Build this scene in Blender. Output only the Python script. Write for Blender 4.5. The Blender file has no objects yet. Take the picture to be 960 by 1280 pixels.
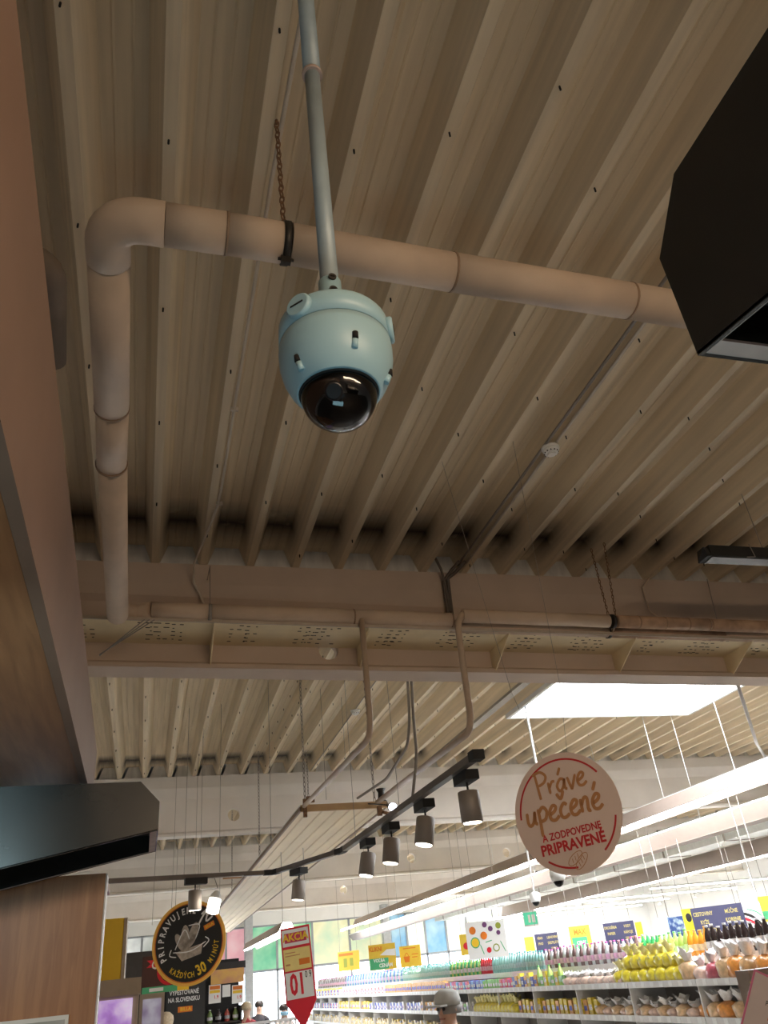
import bpy, bmesh, math, random
from math import sin, cos, pi, radians as R
from mathutils import Vector, Matrix
random.seed(7)
sc = bpy.context.scene
C = sc.collection
# ------------------------------------------------------------------ camera
FPX, PITCH, YAW, ROLL = 977.11, .533742, .315641, -.110387
EYE = Vector((0, 0, 1.6)); FLOOR = -0.3
fw = Vector((sin(YAW)*cos(PITCH), cos(YAW)*cos(PITCH), sin(PITCH)))
rt = Vector((cos(YAW), -sin(YAW), 0)); up = rt.cross(fw)
c_, s_ = cos(ROLL), sin(ROLL)
RT = c_*rt + s_*up; UP = -s_*rt + c_*up
cam = bpy.data.objects.new('camera', bpy.data.cameras.new('camera')); C.objects.link(cam)
cam.matrix_world = Matrix.Translation(EYE) @ Matrix((RT, UP, -fw)).transposed().to_4x4()
cam.data.sensor_fit = 'VERTICAL'; cam.data.sensor_height = 36; cam.data.lens = FPX/1280*36
cam.data.clip_start = .02; cam.data.clip_end = 200
sc.camera = cam
sc.view_settings.view_transform = 'Standard'; sc.view_settings.look = 'None'
sc.view_settings.gamma = 1; sc.view_settings.use_curve_mapping = False
sc.view_settings.exposure = 0.38
# ------------------------------------------------------------------ world (bright overcast day outside the shop windows)
w = bpy.data.worlds.new('sky'); sc.world = w; w.use_nodes = True
w.node_tree.nodes['Background'].inputs[0].default_value = (.86, .93, 1, 1)
w.node_tree.nodes['Background'].inputs[1].default_value = 6
# ------------------------------------------------------------------ large lights
def area(name, loc, rot, sx, sy, power, col):
    l = bpy.data.lights.new(name, 'AREA'); l.shape = 'RECTANGLE'; l.size = sx; l.size_y = sy; l.energy = power; l.color = col
    o = bpy.data.objects.new(name, l); C.objects.link(o); o.location = loc; o.rotation_euler = rot; return o
area('bakery_ceiling_lamp', (1.6, -1.4, 2.9), (R(38), 0, 0), 2.6, .3, 62, (1, .74, .50))
area('cool_fill', (-.1, .35, 1.0), (R(165), R(-10), 0), .9, .35, 3.6, (.50, .88, 1.0))  # added unseen cool lamp that turns the dome camera bluer from below
area('hood_reflection_fill', (-.72, 1.25, 2.03), (R(90), 0, 0), .30, .34, 3.2, (.62, .92, 1.0))  # added unseen cool panel, placed for its reflection in the left hood
# ------------------------------------------------------------------ pixel helpers (photo pixel -> world point on a plane)
def ray(x, y): return RT*((x-480)/FPX) + UP*((640-y)/FPX) + fw
def atY(x, y, v): d = ray(x, y); return EYE + d*(v/d.y)
def atZ(x, y, v): d = ray(x, y); return EYE + d*((v-1.6)/d.z)
def atX(x, y, v): d = ray(x, y); return EYE + d*(v/d.x)
# ------------------------------------------------------------------ materials
MATS = {}
def mat(name, col, rough=.6, metal=0, var=.08, scale=12, bump=0, emit=0, ecol=None, stretch=None, spec=.5, trans=0, alpha=1, coat=0):
    if name in MATS: return MATS[name]
    m = bpy.data.materials.new(name); m.use_nodes = True; nt = m.node_tree; N = nt.nodes; L = nt.links
    b = N['Principled BSDF']; b.inputs['Roughness'].default_value = rough; b.inputs['Metallic'].default_value = metal
    b.inputs['Specular IOR Level'].default_value = spec; b.inputs['Alpha'].default_value = alpha
    b.inputs['Transmission Weight'].default_value = trans; b.inputs['Coat Weight'].default_value = coat
    col = tuple(col)+(1,)
    if var or bump:
        tc = N.new('ShaderNodeTexCoord'); mp = N.new('ShaderNodeMapping'); nz = N.new('ShaderNodeTexNoise')
        mp.inputs['Scale'].default_value = stretch or (1, 1, 1); nz.inputs['Scale'].default_value = scale; nz.inputs['Detail'].default_value = 5
        L.new(tc.outputs['Object'], mp.inputs[0]); L.new(mp.outputs[0], nz.inputs[0])
        cr = N.new('ShaderNodeValToRGB'); cr.color_ramp.elements[0].position = .3; cr.color_ramp.elements[1].position = .7
        cr.color_ramp.elements[0].color = tuple(max(0, c*(1-var)) for c in col[:3])+(1,)
        cr.color_ramp.elements[1].color = tuple(min(1, c*(1+var)) for c in col[:3])+(1,)
        L.new(nz.outputs[0], cr.inputs[0]); L.new(cr.outputs[0], b.inputs['Base Color'])
        if bump:
            bp = N.new('ShaderNodeBump'); bp.inputs['Strength'].default_value = bump; bp.inputs['Distance'].default_value = .01
            L.new(nz.outputs[0], bp.inputs['Height']); L.new(bp.outputs[0], b.inputs['Normal'])
    else: b.inputs['Base Color'].default_value = col
    if emit:
        b.inputs['Emission Color'].default_value = tuple(ecol or col[:3])+(1,); b.inputs['Emission Strength'].default_value = emit
    m.diffuse_color = col; MATS[name] = m; return m
def wood(name, c1, c2, rough=.35, axis=(14, 1.2, 14)):
    m = mat(name, c1, rough, var=.05); nt = m.node_tree; N = nt.nodes; L = nt.links; b = N['Principled BSDF']
    tc = N.new('ShaderNodeTexCoord'); mp = N.new('ShaderNodeMapping'); mp.inputs['Scale'].default_value = axis
    n1 = N.new('ShaderNodeTexNoise'); n1.inputs['Scale'].default_value = 3; n1.inputs['Detail'].default_value = 8; n1.inputs['Distortion'].default_value = .6
    cr = N.new('ShaderNodeValToRGB'); cr.color_ramp.elements[0].color = tuple(c1)+(1,); cr.color_ramp.elements[1].color = tuple(c2)+(1,)
    cr.color_ramp.elements[0].position = .35; cr.color_ramp.elements[1].position = .68
    L.new(tc.outputs['Object'], mp.inputs[0]); L.new(mp.outputs[0], n1.inputs[0]); L.new(n1.outputs[0], cr.inputs[0]); L.new(cr.outputs[0], b.inputs['Base Color'])
    return m
def deckmat(name, col, streak=.12):
    """painted steel deck: faint long streaks, soot stains where the troughs meet the beams"""
    m = bpy.data.materials.new(name); m.use_nodes = True; nt = m.node_tree; N = nt.nodes; L = nt.links; b = N['Principled BSDF']
    b.inputs['Roughness'].default_value = .55; b.inputs['Specular IOR Level'].default_value = .3
    g = N.new('ShaderNodeNewGeometry'); mp = N.new('ShaderNodeMapping'); mp.inputs['Scale'].default_value = (9, .35, 9)
    nz = N.new('ShaderNodeTexNoise'); nz.inputs['Scale'].default_value = 2.5; nz.inputs['Detail'].default_value = 4
    L.new(g.outputs['Position'], mp.inputs[0]); L.new(mp.outputs[0], nz.inputs[0])
    cr = N.new('ShaderNodeValToRGB'); cr.color_ramp.elements[0].position = .3; cr.color_ramp.elements[1].position = .7
    cr.color_ramp.elements[0].color = tuple(c*(1-streak) for c in col)+(1,); cr.color_ramp.elements[1].color = tuple(min(1, c*(1+streak)) for c in col)+(1,)
    L.new(nz.outputs[0], cr.inputs[0])
    sp = N.new('ShaderNodeSeparateXYZ'); L.new(g.outputs['Position'], sp.inputs[0])
    def M(op, a, bb, clamp=False):
        n = N.new('ShaderNodeMath'); n.operation = op; n.use_clamp = clamp
        for i, v in enumerate((a, bb)):
            if isinstance(v, (int, float)): n.inputs[i].default_value = v
            else: L.new(v, n.inputs[i])
        return n.outputs[0]
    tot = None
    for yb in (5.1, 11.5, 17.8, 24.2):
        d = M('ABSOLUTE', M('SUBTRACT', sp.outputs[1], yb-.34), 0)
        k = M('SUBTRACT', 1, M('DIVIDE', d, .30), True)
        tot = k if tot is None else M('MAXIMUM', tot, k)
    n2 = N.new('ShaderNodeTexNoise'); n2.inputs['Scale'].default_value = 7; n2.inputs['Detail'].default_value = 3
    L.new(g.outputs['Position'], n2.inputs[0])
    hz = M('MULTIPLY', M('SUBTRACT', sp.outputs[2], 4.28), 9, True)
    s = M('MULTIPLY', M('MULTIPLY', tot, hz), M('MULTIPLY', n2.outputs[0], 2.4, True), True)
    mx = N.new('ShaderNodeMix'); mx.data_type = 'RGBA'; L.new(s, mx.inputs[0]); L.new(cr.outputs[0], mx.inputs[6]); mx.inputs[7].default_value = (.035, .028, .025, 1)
    L.new(mx.outputs[2], b.inputs['Base Color']); MATS[name] = m; return m
def picture(name, cols, scale=3, emit=.0, rough=.5):
    """printed picture: soft patches of colour"""
    if name in MATS: return MATS[name]
    m = bpy.data.materials.new(name); m.use_nodes = True; nt = m.node_tree; N = nt.nodes; L = nt.links; b = N['Principled BSDF']
    b.inputs['Roughness'].default_value = rough
    tc = N.new('ShaderNodeTexCoord'); v = N.new('ShaderNodeTexVoronoi'); v.feature = 'SMOOTH_F1'; v.inputs['Scale'].default_value = scale
    nz = N.new('ShaderNodeTexNoise'); nz.inputs['Scale'].default_value = scale*.8; nz.inputs['Detail'].default_value = 3
    L.new(tc.outputs['Object'], v.inputs[0]); L.new(tc.outputs['Object'], nz.inputs[0])
    ad = N.new('ShaderNodeMath'); ad.operation = 'MULTIPLY_ADD'; L.new(v.outputs['Distance'], ad.inputs[0]); ad.inputs[1].default_value = .6; L.new(nz.outputs[0], ad.inputs[2])
    sb = N.new('ShaderNodeMath'); sb.operation = 'SUBTRACT'; L.new(ad.outputs[0], sb.inputs[0]); sb.inputs[1].default_value = .2
    cr = N.new('ShaderNodeValToRGB'); e = cr.color_ramp.elements
    for i, c in enumerate(cols):
        p = .15+.7*i/(len(cols)-1)
        if i < 2: e[i].position = p if i == 0 else p; e[i].color = tuple(c)+(1,)
        else: n = e.new(p); n.color = tuple(c)+(1,)
    L.new(sb.outputs[0], cr.inputs[0]); L.new(cr.outputs[0], b.inputs['Base Color'])
    if emit: L.new(cr.outputs[0], b.inputs['Emission Color']); b.inputs['Emission Strength'].default_value = emit
    MATS[name] = m; return m
def clearmat(name, col, mixf):
    m = bpy.data.materials.new(name); m.use_nodes = True; nt = m.node_tree; N = nt.nodes; L = nt.links
    N.remove(N['Principled BSDF']); o = N['Material Output']
    t = N.new('ShaderNodeBsdfTransparent'); t.inputs[0].default_value = tuple(col)+(1,); g = N.new('ShaderNodeBsdfGlossy'); g.inputs['Roughness'].default_value = .04
    f = N.new('ShaderNodeFresnel'); f.inputs[0].default_value = 1.5
    ad = N.new('ShaderNodeMath'); ad.operation = 'MULTIPLY'; ad.inputs[1].default_value = mixf; L.new(f.outputs[0], ad.inputs[0])
    mx = N.new('ShaderNodeMixShader'); L.new(ad.outputs[0], mx.inputs[0]); L.new(t.outputs[0], mx.inputs[1]); L.new(g.outputs[0], mx.inputs[2]); L.new(mx.outputs[0], o.inputs[0])
    MATS[name] = m; return m
DECK = deckmat('deck_paint', (.72, .60, .43))
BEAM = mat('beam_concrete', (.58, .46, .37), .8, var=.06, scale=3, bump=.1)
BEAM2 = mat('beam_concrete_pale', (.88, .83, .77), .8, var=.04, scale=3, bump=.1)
CLOSURE = mat('closure_steel', (.72, .70, .66), .5, .1, var=.18, scale=9, stretch=(1.5, .2, .3))
PIPE = mat('pipe_insulation', (.62, .48, .36), .7, var=.08, scale=6)
PIPED = mat('pipe_insulation_stained', (.46, .30, .20), .7, var=.3, scale=9)
SEAM = mat('pipe_seam', (.30, .20, .13), .7)
CREAM = mat('cream_steel', (.80, .66, .42), .55, var=.06, scale=8)
HOLE = mat('dark_hole', (.012, .010, .009), .9, var=0)
RUST = mat('rusty_steel', (.22, .12, .06), .75, .3, var=.4, scale=60)
DARKST = mat('dark_steel', (.05, .045, .04), .5, .5, var=.2)
CABLE = mat('grey_cable', (.28, .25, .22), .6)
CABLEW = mat('pale_conduit', (.62, .54, .45), .5)
BLACK = mat('black_metal', (.024, .022, .019), .25, .2, var=.25, scale=4, bump=.02, spec=.6)
BLACKM = mat('black_matt', (.012, .012, .012), .7, var=.2)
RIM = mat('pinkish_rim', (.50, .38, .33), .55, .1, var=.12, scale=30)  # on the hoods, light from below is put into this pinkish colour
TRACK = mat('track_grey', (.13, .11, .10), .45, .4, var=.1)
SPOTM = mat('spot_grey', (.30, .26, .23), .5, .2, var=.05)
LAMP = mat('spot_lens', (1, .95, .88), .3, var=0, emit=9, ecol=(1, .90, .76))
TUBE = mat('tube_light', (1, 1, 1), .3, var=0, emit=100, ecol=(.93, .96, 1))
TUBEF = mat('tube_light_far', (1, 1, 1), .3, var=0, emit=48, ecol=(.93, .96, 1))
WHITE = mat('white_paint', (.80, .80, .78), .5, var=.03)
WALLM = mat('wall_plaster', (.80, .80, .78), .8, var=.03, scale=2)
PEACH = mat('luminaire_body', (.33, .26, .22), .5, var=.03)
COOLTINT = mat('camera_cool_tint', (.35, .54, .61), .38, var=.02, spec=.5)  # white housing; the cool light on it is mixed into this colour
POLEM = mat('pole_metal', (.34, .42, .46), .45, .1, var=.1)
WOOD = wood('wood_laminate', (.30, .125, .055), (.42, .19, .085), .32)
WOODV = wood('wood_laminate_upright', (.33, .14, .055), (.46, .22, .09), .4, (14, 14, 1.2))
TRIMW = mat('laminate_edge', (.25, .15, .105), .45, var=.08, scale=5)
FLOORM = mat('floor_tiles', (.62, .60, .56), .35, var=.06, scale=4)
GLASS = clearmat('window_glass', (.95, .98, 1), .8)
DOME = clearmat('dome_glass', (.75, .72, .72), 1.3)
FRAME = mat('window_frame', (.32, .34, .36), .5, .2)
# ------------------------------------------------------------------ mesh builder
ORG = {}
def tag(o, label=None, cat=None, group=None, kind=None):
    if label: o['label'] = label
    if cat: o['category'] = cat
    if group: o['group'] = group
    if kind: o['kind'] = kind
    return o
def thing(name, label, cat, loc=(0, 0, 0), group=None, M=None, kind=None):
    o = bpy.data.objects.new(name, None); C.objects.link(o); o.empty_display_size = .05
    o.matrix_world = (Matrix.Translation(Vector(loc)) @ M.to_4x4()) if M else Matrix.Translation(Vector(loc))
    ORG[o.name] = Vector(loc); return tag(o, label, cat, group, kind)
class MB:
    def __init__(s): s.v = []; s.f = []; s.sm = []
    def add(s, v, f, smooth=False):
        n = len(s.v); s.v += [Vector(p) for p in v]; s.f += [tuple(i+n for i in q) for q in f]; s.sm += [smooth]*len(f); return s
    def box(s, a, b, bev=0):
        a, b = [min(p, q) for p, q in zip(a, b)], [max(p, q) for p, q in zip(a, b)]
        x, y, z = zip(a, b)
        if bev <= 0:
            return s.add([(x[i], y[j], z[k]) for i in (0, 1) for j in (0, 1) for k in (0, 1)],
                [(0, 1, 3, 2), (4, 6, 7, 5), (0, 4, 5, 1), (2, 3, 7, 6), (0, 2, 6, 4), (1, 5, 7, 3)])
        poly = [(x[0]+bev, y[0]), (x[1]-bev, y[0]), (x[1], y[0]+bev), (x[1], y[1]-bev), (x[1]-bev, y[1]), (x[0]+bev, y[1]), (x[0], y[1]-bev), (x[0], y[0]+bev)]
        return s.prism([Vector((p[0], p[1], z[0])) for p in poly], Vector((0, 0, z[1]-z[0])))
    def prism(s, poly, ext):
        n = len(poly); poly = [Vector(p) for p in poly]; ext = Vector(ext)
        return s.add(poly+[p+ext for p in poly], [tuple(range(n))[::-1], tuple(range(n, 2*n))]+[(i, (i+1) % n, (i+1) % n+n, i+n) for i in range(n)])
    def plate(s, poly, t):   # thin plate from 3d polygon, thickness vector
        return s.prism(poly, t)
    def rings(s, rings, closed=True, cap0=True, cap1=True, smooth=True):
        n = len(rings[0]); v = [p for r in rings for p in r]; f = []
        for k in range(len(rings)-1):
            for i in range(n if closed else n-1):
                j = (i+1) % n; f.append((k*n+i, k*n+j, (k+1)*n+j, (k+1)*n+i))
        s.add(v, f, smooth)
        b = len(s.v)-len(v)
        if cap0: s.f.append(tuple(b+i for i in range(n))[::-1]); s.sm.append(False)
        if cap1: s.f.append(tuple(b+len(v)-n+i for i in range(n))); s.sm.append(False)
        return s
    def tube(s, pts, r, n=10, cap=True, smooth=True):
        pts = [Vector(p) for p in pts]; rs = r if isinstance(r, (list, tuple)) else [r]*len(pts)
        d = (pts[1]-pts[0]).normalized(); u = d.orthogonal().normalized(); out = []
        for i, p in enumerate(pts):
            a = (pts[i]-pts[i-1]).normalized() if i else (pts[1]-pts[0]).normalized()
            b = (pts[i+1]-pts[i]).normalized() if i < len(pts)-1 else a
            t = (a+b).normalized() if (a+b).length > 1e-6 else a
            u = (u-t*u.dot(t)).normalized(); v = t.cross(u)
            out.append([p+u*cos(2*pi*k/n)*rs[i]+v*sin(2*pi*k/n)*rs[i] for k in range(n)])
        return s.rings(out, cap0=cap, cap1=cap, smooth=smooth)
    def lathe(s, prof, c=(0, 0, 0), n=24, ax=None, smooth=True, cap=True):
        c = Vector(c); ax = Vector(ax or (0, 0, 1)).normalized(); u = ax.orthogonal().normalized() if abs(ax.z) < .999 else Vector((1, 0, 0)); v = ax.cross(u)
        return s.rings([[c+ax*h+u*r*cos(2*pi*k/n)+v*r*sin(2*pi*k/n) for k in range(n)] for r, h in prof], cap0=cap, cap1=cap, smooth=smooth)
    def torus(s, c, u, v, ru, rv, r, n=14, m=6):
        c, u, v = Vector(c), Vector(u), Vector(v); w_ = u.cross(v); rings = []
        for k in range(n+1):
            a = 2*pi*k/n; d = (u*cos(a)*ru+v*sin(a)*rv); dn = (u*cos(a)+v*sin(a)); rings.append([c+d+dn*r*cos(2*pi*j/m)+w_*r*sin(2*pi*j/m) for j in range(m)])
        return s.rings(rings, cap0=False, cap1=False)
    def build(s, name, m, parent=None, local=False, origin=None, label=None, cat=None, group=None, kind=None):
        me = bpy.data.meshes.new(name)
        if parent is not None: o0 = Vector() if local else ORG[parent.name]
        elif origin is not None: o0 = Vector(origin)
        else:
            xs, ys, zs = zip(*s.v); o0 = Vector(((min(xs)+max(xs))/2, (min(ys)+max(ys))/2, min(zs)))
        me.from_pydata([p-o0 for p in s.v], [], s.f); me.materials.append(m)
        bm = bmesh.new(); bm.from_mesh(me); bmesh.ops.recalc_face_normals(bm, faces=bm.faces)
        bm.to_mesh(me); bm.free()
        for i, p in enumerate(me.polygons): p.use_smooth = s.sm[i] if i < len(s.sm) else False
        o = bpy.data.objects.new(name, me); C.objects.link(o)
        if parent is not None: o.parent = parent; ORG[o.name] = o0
        else: o.location = o0; ORG[o.name] = o0
        return tag(o, label, cat, group, kind)
def tilt(root, below=99):
    # the first beam's lower edge, its ledge and its pipes fall gently to the right
    for o in [root]+list(root.children):
        if o.type != 'MESH': continue
        g = ORG[o.name]
        for v in o.data.vertices:
            if v.co.z+g.z < below: v.co.z -= .0188*(v.co.x+g.x-.5)
def bx(a, b, bev=0): return MB().box(a, b, bev)
def dup(o, parent=None, loc=None, rz=None, label=None, scale=None):
    c = o.copy(); C.objects.link(c)
    if parent is not None: c.parent = parent
    if loc is not None: c.location = loc
    if rz is not None: c.rotation_euler = (0, 0, rz)
    if scale is not None: c.scale = scale
    if label: c['label'] = label
    for ch in list(o.children):
        dup(ch, c)
    return c
TXT = {}
def text_geo(s, size=.1, bold=0, shear=0, ext=.0006, align='CENTER', space=1):
    cu = bpy.data.curves.new('t', 'FONT'); cu.body = s; cu.size = size; cu.offset = bold*size; cu.shear = shear; cu.extrude = ext
    cu.align_x = align; cu.align_y = 'CENTER'; cu.resolution_u = 2; cu.space_character = space
    o = bpy.data.objects.new('t', cu); C.objects.link(o); dg = bpy.context.evaluated_depsgraph_get(); dg.update()
    me = o.evaluated_get(dg).to_mesh(); v = [p.co.copy() for p in me.vertices]; f = [tuple(p.vertices) for p in me.polygons]
    o.to_mesh_clear() if False else None
    bpy.data.objects.remove(o); bpy.data.curves.remove(cu); return v, f
def lettering(s, x, y, z, size, m, parent, rot=0, name='lettering', sx=1, mb=None, **k):
    v, f = text_geo(s, size, **k); Rm = Matrix.Rotation(rot, 3, 'Z')
    v = [Rm @ Vector((p.x*sx, p.y, p.z))+Vector((x, y, z)) for p in v]
    if mb is not None: mb.add(v, f); return mb
    return MB().add(v, f).build(name, m, parent, local=True)
def arc_text(s, r, a0, a1, z, size, mb, flip=False, bold=0, sx=1):
    n = len(s)
    for i, ch in enumerate(s):
        if ch == ' ': continue
        a = a0+(a1-a0)*i/(n-1); rot = a-pi/2 if not flip else a+pi/2
        v, f = text_geo(ch, size, bold=bold); Rm = Matrix.Rotation(rot, 3, 'Z')
        mb.add([Rm @ Vector((p.x*sx, p.y, p.z))+Vector((r*cos(a), r*sin(a), z)) for p in v], f)
# ================================================================== SETTING
X0, X1, Y0, Y1 = -4.4, 19.0, -3.2, 30.5
PT = .33194; ZC = 4.25; DD = .155
bx((X0-.2, Y0-.2, FLOOR-.1), (X1+.2, Y1+.2, FLOOR)).build('floor', FLOORM, kind='structure')
bx((X0, Y0, FLOOR), (X1, 6.4, FLOOR+.006)).build('floor_bounce_cut', mat('bounce_cut_dark', (.14, .12, .10), .4, var=.2, scale=3), kind='structure')  # unseen dark zone added to cut bounce light onto the front deck
bx((X0-.2, Y0, FLOOR), (X0, Y1, 4.7)).build('wall_left', WALLM, kind='structure')
bx((X1, Y0, FLOOR), (X1+.2, Y1, 4.7)).build('wall_right', WALLM, kind='structure')
bx((X0-.2, Y0-.2, FLOOR), (X1+.2, Y0, 4.7)).build('wall_back', WALLM, kind='structure')
# roof slab with skylight opening
SKX0, SKX1, SKY0, SKY1 = 4.25, 6.82, 5.6, 8.88
zr0, zr1 = ZC+DD+.01, ZC+DD+.16
roof = MB()
k_ = .05
roof.box((X0-.2, Y0-.2, zr0), (SKX0-k_, Y1+.2, zr1)); roof.box((SKX1+k_, Y0-.2, zr0), (X1+.2, Y1+.2, zr1))
roof.box((SKX0-k_, Y0-.2, zr0), (SKX1+k_, SKY0-k_, zr1)); roof.box((SKX0-k_, SKY1+k_, zr0), (SKX1+k_, Y1+.2, zr1))
ceiling = roof.build('ceiling', WALLM, origin=(0, 0, 0), kind='structure')
# trapezoidal deck sheets, three ribs each
def profile(n):
    pts = []
    for i in range(n):
        x = i*PT
        pts += [(x, 0), (x+.048, 0), (x+.106, DD), (x+.148, DD), (x+.155, DD-.005), (x+.162, DD), (x+.214, DD), (x+.221, DD-.005), (x+.228, DD), (x+.274, DD)]
    pts.append((n*PT, 0)); return pts
def sheet_mesh(n, ya, yb):
    v = []; f = []; p = profile(n)
    for x, z in p: v += [(x, ya, z), (x, yb, z)]
    for i in range(len(p)-1): f.append((2*i, 2*i+1, 2*i+3, 2*i+2))
    me = bpy.data.meshes.new('deck_sheet'); me.from_pydata(v, [], f); me.materials.append(DECK); return me
BEAMY = [5.1, 11.5, 17.8, 24.2]
BAYS = [(Y0, 5.14), (5.26, 11.54), (11.66, 17.84), (17.96, 24.24), (24.36, Y1)]
def sheet(me, x):
    o = bpy.data.objects.new('deck_sheet', me); C.objects.link(o); o.parent = ceiling; o.location = (x, 0, ZC); return o
XR = -.4157
for b, (ya, yb) in enumerate(BAYS):
    me3 = sheet_mesh(3, ya, yb); i = -12
    xo = XR if b != 1 else -.4605
    me1 = {}
    while xo+i*PT < X1-.3:
        xa = xo+i*PT
        if b == 1 and xa+3*PT > SKX0 and xa < SKX1:   # cut round the skylight
            for k, (p, q) in enumerate(((ya, SKY0-.02), (SKY1+.02, yb))):
                if k not in me1: me1[k] = sheet_mesh(3, p, q)
                sheet(me1[k], xa)
            a, bb_ = xa, xa+3*PT
            if a < SKX0-.02:
                n = int((SKX0-a)/PT)
                if n > 0: sheet(sheet_mesh(n, SKY0-.02, SKY1+.02), xa)
            if bb_ > SKX1+.02:
                n = int((bb_-SKX1)/PT)
                if n > 0: sheet(sheet_mesh(n, SKY0-.02, SKY1+.02), bb_-n*PT)
        else: sheet(me3, xa)
        i += 3
# closure pieces in the trough ends above every beam, joined
for k, yb in enumerate(BEAMY):
    mb = MB()
    for i in range(-12, 57):
        xa = (XR if k == 0 else XR-.01)+i*PT
        mb.add([(xa+.05, yb+.035, ZC), (xa+.106, yb+.035, ZC+DD), (xa+.274, yb+.035, ZC+DD), (xa+PT, yb+.035, ZC)], [(0, 1, 2, 3)])
    mb.build('closure_strip', CLOSURE, ceiling, kind='stuff')
# little dark fixing screws on the low flanges
mb = MB()
def screw(x, y): mb.lathe([(.004, 0), (.004, -.022)], (x, y, ZC), 6)
for i in range(-1, 20):
    ph = random.random()*.8
    for k in range(9):
        y = -1.2+ph+k*.83
        if y < 5: screw(XR+i*PT+.02, y)
    for k in range(7):
        y = 5.9+ph+k*.8
        if not (SKX0-.1 < XR+i*PT < SKX1 and y < SKY1): screw(-.4605+i*PT+.02, y)
for k in range(22):
    screw(-.4605+5*PT+.16+.13*(k % 2), 6.2+k*.23)
mb.build('screws', HOLE, ceiling, kind='stuff')
# skylight
sky = thing('window_skylight', None, None, ((SKX0+SKX1)/2, (SKY0+SKY1)/2, ZC), kind='structure')
cb = MB(); t = .045
for a, b in (((SKX0-t, SKY0-t), (SKX0, SKY1+t)), ((SKX1, SKY0-t), (SKX1+t, SKY1+t)), ((SKX0, SKY0-t), (SKX1, SKY0)), ((SKX0, SKY1), (SKX1, SKY1+t))):
    cb.box((a[0], a[1], ZC-.045), (b[0], b[1], zr1+.12))
cb.build('curb', WHITE, sky)
bx((SKX0+.001, SKY0+.001, ZC+.03), (SKX1-.001, SKY1-.001, ZC+.05)).build('opal_pane', mat('opal_sky_pane', (.95, .97, 1), .4, var=0, emit=8, ecol=(.90, .95, 1)), sky)
# flashing plate beside the skylight
tag(bx((SKX0-.40, SKY0, ZC-.035), (SKX0-.30, 11.4, ZC-.003)).build('cable_channel', mat('grey_strip', (.33, .30, .26), .6)), 'flat grey strip fixed under the corrugated deck left of the skylight', 'strip')
# concrete I beams
def beam(k, yb, m, holes):
    prof = [(0, 4.247), (0, 4.09), (.05, 3.95), (.05, 3.53), (0, 3.50), (0, 3.47), (.21, 3.47), (.21, 3.50), (.16, 3.53), (.16, 3.95), (.21, 4.09), (.21, 4.247)]
    o = MB().prism([(X0, yb+a, z) for a, z in prof], (X1-X0, 0, 0)).build('trim_%d' % (k+1), m, origin=(0, yb, 3.47), kind='structure')
    if holes:
        cut = MB()
        for x, z, r in holes: cut.lathe([(r, 0), (r, .4)], (x, yb-.1, z), 24, ax=(0, 1, 0))
        co = cut.build('cut', m, origin=(0, 0, 0)); md = o.modifiers.new('b', 'BOOLEAN'); md.object = co; md.operation = 'DIFFERENCE'; md.solver = 'EXACT'
        dg = bpy.context.evaluated_depsgraph_get(); dg.update(); me = bpy.data.meshes.new_from_object(o.evaluated_get(dg))
        o.modifiers.clear(); o.data = me; bpy.data.objects.remove(co)
    return o
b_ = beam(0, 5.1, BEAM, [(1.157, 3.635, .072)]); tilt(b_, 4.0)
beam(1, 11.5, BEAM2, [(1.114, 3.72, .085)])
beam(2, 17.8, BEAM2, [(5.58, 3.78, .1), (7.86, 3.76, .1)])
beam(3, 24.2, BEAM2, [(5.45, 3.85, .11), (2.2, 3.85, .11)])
# ------------------------------------------------------------------ far wall with windows
WIN = [-4.2, -2.97, -2.0, -.76, -.05, .74, 1.71, 2.69, 3.34, 4.41, 5.65, 6.97, 8.26, 9.07, 9.77, 10.57, 11.38, 12.46]
zs, zh = 2.15, 3.52
wf = MB(); wf.box((X0-.2, Y1, zh), (X1+.2, Y1+.2, 4.7)); wf.box((WIN[-1], Y1, FLOOR), (X1+.2, Y1+.2, zh)); wf.box((X0-.2, Y1, FLOOR), (WIN[0], Y1+.2, zh))
wf.box((WIN[0], Y1, FLOOR), (WIN[-1], Y1+.2, .2))
wf.build('wall_front', WALLM, origin=(0, Y1, FLOOR), kind='structure')
PIC = [('foil_greyleaf', [(.1, .1, .1), (.45, .47, .47), (.75, .78, .75)]), ('foil_greyfruit', [(.12, .13, .13), (.5, .52, .5), (.3, .33, .3)]),
       ('foil_pink', [(.35, .12, .16), (.62, .30, .36), (.75, .5, .52)]), ('foil_green', [(.04, .22, .12), (.12, .42, .25), (.35, .6, .40)]),
       ('foil_green2', [(.05, .25, .14), (.2, .5, .3), (.45, .65, .42)]), ('foil_yellow', [(.5, .5, .25), (.62, .62, .42), (.4, .55, .4)]),
       ('foil_blue', [(.03, .12, .25), (.12, .3, .48), (.4, .55, .6)]), ('foil_pale', [(.55, .62, .42), (.7, .75, .62), (.75, .78, .7)])]
order = [0, 0, 1, 2, 2, 2, 3, 3, 4, 5, 6, 7, 6, 7]
order = [0, 0, 0, 0, 1, 1, 2, 2, 3, 4, 5, 5, 6, 7, 6, 7, 7]
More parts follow.
